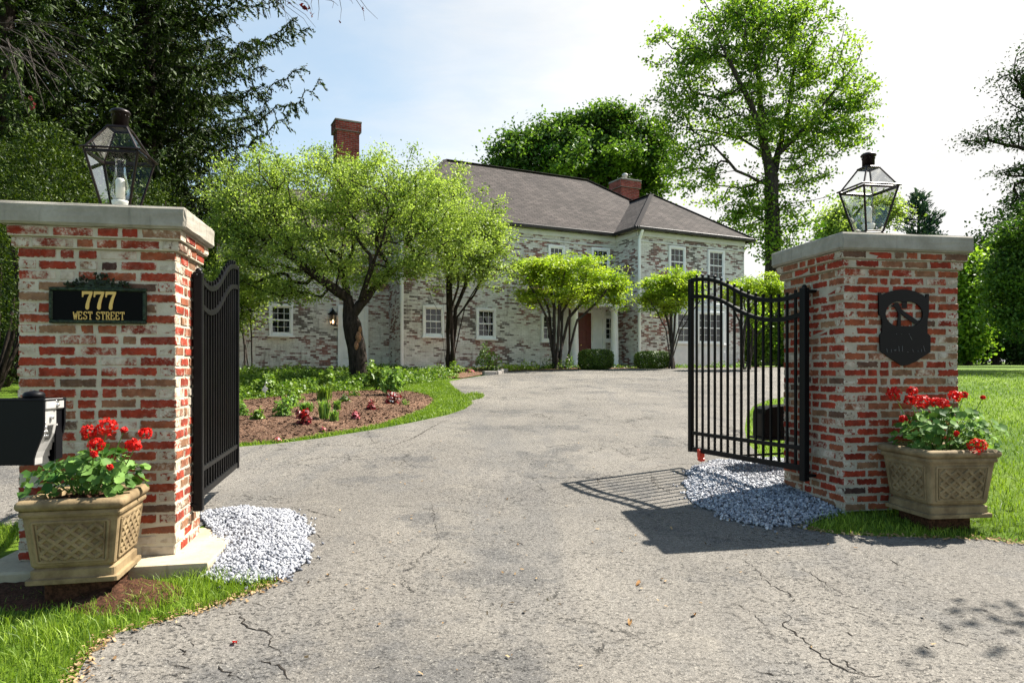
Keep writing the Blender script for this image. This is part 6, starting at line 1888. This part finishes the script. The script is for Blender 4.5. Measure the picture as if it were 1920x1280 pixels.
for i, (px, lab) in enumerate(((1345, 'green tuft at the foot of the bay behind the gate bars'), (1385, 'green tuft at the house corner behind the gate bars'))):
    wall_plant('perennial_plant', lab, 'plant', px, 26.8, 26, 9, 250 + i, n=140, size=.06, mat='perennial', group='planting along the house wall')

# plant tag stuck in the bed
x, y = G(497, 752)
pt = thing('plant_tag', 'small pinkish card on a wire at the back of the flower bed', 'plant label', (x, y, gzf(y)))
m = MB(); m.tube([(0, 0, 0), (0, 0, .34), (.02, 0, .40)], .005, 6); m.build('wire', MAT['steel'], pt)
m = MB(); m.box((0, -.01, .24), (.09, .006, .10), .001, rot=np.array(Matrix.Rotation(R(38), 3, 'Y'))); m.build('card', MAT['whitepetal'], pt)

# fallen leaves
for i, (px, py, lab, s_) in enumerate(((1197, 1098, 'orange fallen leaf on the driveway left of the pillar shadow', .026), (440, 1209, 'tiny red petal on the driveway near the verge', .022), (1181, 1172, 'pale yellow leaf lying low on the open driveway', .022), (1302, 1156, 'small tan leaf on the cracked driveway below the pillar shadow', .018))):
    x, y = G(px, py); r = np.random.default_rng(300 + i)
    t = thing('fallen_leaf', lab, 'leaf', (x, y, gzf(y) + .012), r.uniform(0, 6), 'fallen leaves on the driveway')
    m = MB(); n_ = 9; V = []; 
    for j in range(n_):
        u = j / (n_ - 1); wd = s_ * .5 * math.sin(PI * min(1, u * .9 + .08)) ** .8
        V += [(s_ * 2 * (u - .5), -wd, .012 * math.cos(u * 3) + .006), (s_ * 2 * (u - .5), 0, .004 * math.sin(u * 4)), (s_ * 2 * (u - .5), wd, .010 * math.sin(u * 3 + 1) + .006)]
    Fs = []
    for j in range(n_ - 1):
        a_ = j * 3; Fs += [[a_, a_ + 1, a_ + 4, a_ + 3], [a_ + 1, a_ + 2, a_ + 5, a_ + 4]]
    m.add(V, Fs, r.random()); m.build('blade', MAT['dry'] if i != 1 else MAT['petal'], t, True, fix=False)

# ================================================================== sky, sun, camera
SUN_AZ, SUN_EL = R(61), R(51.5)
wd = bpy.data.worlds.new('World'); SC.world = wd; wd.use_nodes = True
nt = wd.node_tree; nt.nodes.clear()
class WT(NT):
    def __init__(s, t): s.t = t
t = WT(nt)
out = t.n('ShaderNodeOutputWorld'); bg = t.n('ShaderNodeBackground'); bg.inputs[1].default_value = 0.078
nt.links.new(bg.outputs[0], out.inputs[0])
sky = t.n('ShaderNodeTexSky'); sky.sky_type = 'NISHITA'; sky.sun_disc = False
sky.sun_elevation = SUN_EL; sky.sun_rotation = SUN_AZ; sky.air_density = 1.0; sky.dust_density = 0.6; sky.ozone_density = 1.0; sky.altitude = 200
d = t.coord('Generated')
sp = t.n('ShaderNodeSeparateXYZ'); t.set(sp.inputs[0], d)
# thin cloud: thick towards the sun (right), opening to blue on the left and overhead behind the camera
cl = t.noise(t.mapping(d, (1.0, 1.0, 2.6)), 2.3, 7, 0.58, 0.5)
wis = t.noise(t.mapping(d, (1.2, 1.2, 4.5), rot=(0, R(24), 0)), 5.0, 6, 0.6, 0.8)
g = t.math('MULTIPLY_ADD', sp.outputs[0], 0.85, 0.235)
v = t.math('ADD', t.math('MULTIPLY', cl, 0.40), t.math('MULTIPLY', wis, 0.18))
v = t.math('ADD', v, g)
fy = t.step(sp.outputs[1], -0.45, 0.45, -0.50, 0.0)
v = t.math('ADD', v, fy)
v = t.math('ADD', v, t.step(sp.outputs[2], 0.50, 0.95, 0.0, -0.42))
v = t.math('ADD', v, t.step(sp.outputs[2], 0.0, 0.35, 0.16, 0.0))
cover_ = t.step(v, 0.22, 0.74)
lum = t.step(t.noise(t.mapping(d, (1, 1, 3)), 3.5, 5), 0.3, 0.7, 0.93, 1.06)
white = t.mix(1.0, (4.55, 4.50, 4.42), lum, 'MULTIPLY')
col = t.mix(cover_, t.mix(t.step(sp.outputs[1], -0.1, 0.5, 0.0, 0.48), t.mix(1.0, sky.outputs[0], (0.95, 1.05, 1.0), 'MULTIPLY'), (3.0, 3.4, 3.55)), white)
nt.links.new(col, bg.inputs[0])

sd = Vector((math.sin(SUN_AZ) * math.cos(SUN_EL), math.cos(SUN_AZ) * math.cos(SUN_EL), math.sin(SUN_EL)))
sl = bpy.data.lights.new('sun', 'SUN'); sl.energy = 5.0; sl.angle = R(0.5); sl.color = (1.0, 0.95, 0.87)
so = bpy.data.objects.new('sun', sl); COL.objects.link(so); so.rotation_euler = sd.to_track_quat('Z', 'Y').to_euler(); so.location = (20, 10, 30)

cam = bpy.data.cameras.new('camera'); cam.sensor_width = 36; cam.lens = 36 * F / 1920.0; cam.shift_y = (CY - 640) / 1920.0
cam.clip_start = .05; cam.clip_end = 2000
co = bpy.data.objects.new('camera', cam); COL.objects.link(co); co.location = (0, 0, EYE); co.rotation_euler = (R(90), 0, 0)
SC.camera = co
SC.view_settings.view_transform = 'Standard'; SC.view_settings.look = 'None'; SC.view_settings.exposure = 1.6; SC.view_settings.gamma = 1.0
SC.cycles.max_bounces = 8; SC.cycles.transparent_max_bounces = 16; SC.cycles.diffuse_bounces = 3; SC.cycles.glossy_bounces = 3
SC.cycles.sample_clamp_indirect = 4.0; SC.cycles.caustics_reflective = False; SC.cycles.caustics_refractive = False
SC.cycles.use_denoising = True
for k_, v_ in (('denoiser', 'OPENIMAGEDENOISE'), ('denoising_input_passes', 'RGB_ALBEDO_NORMAL'), ('denoising_prefilter', 'NONE')):
    try: setattr(SC.cycles, k_, v_)
    except Exception: pass
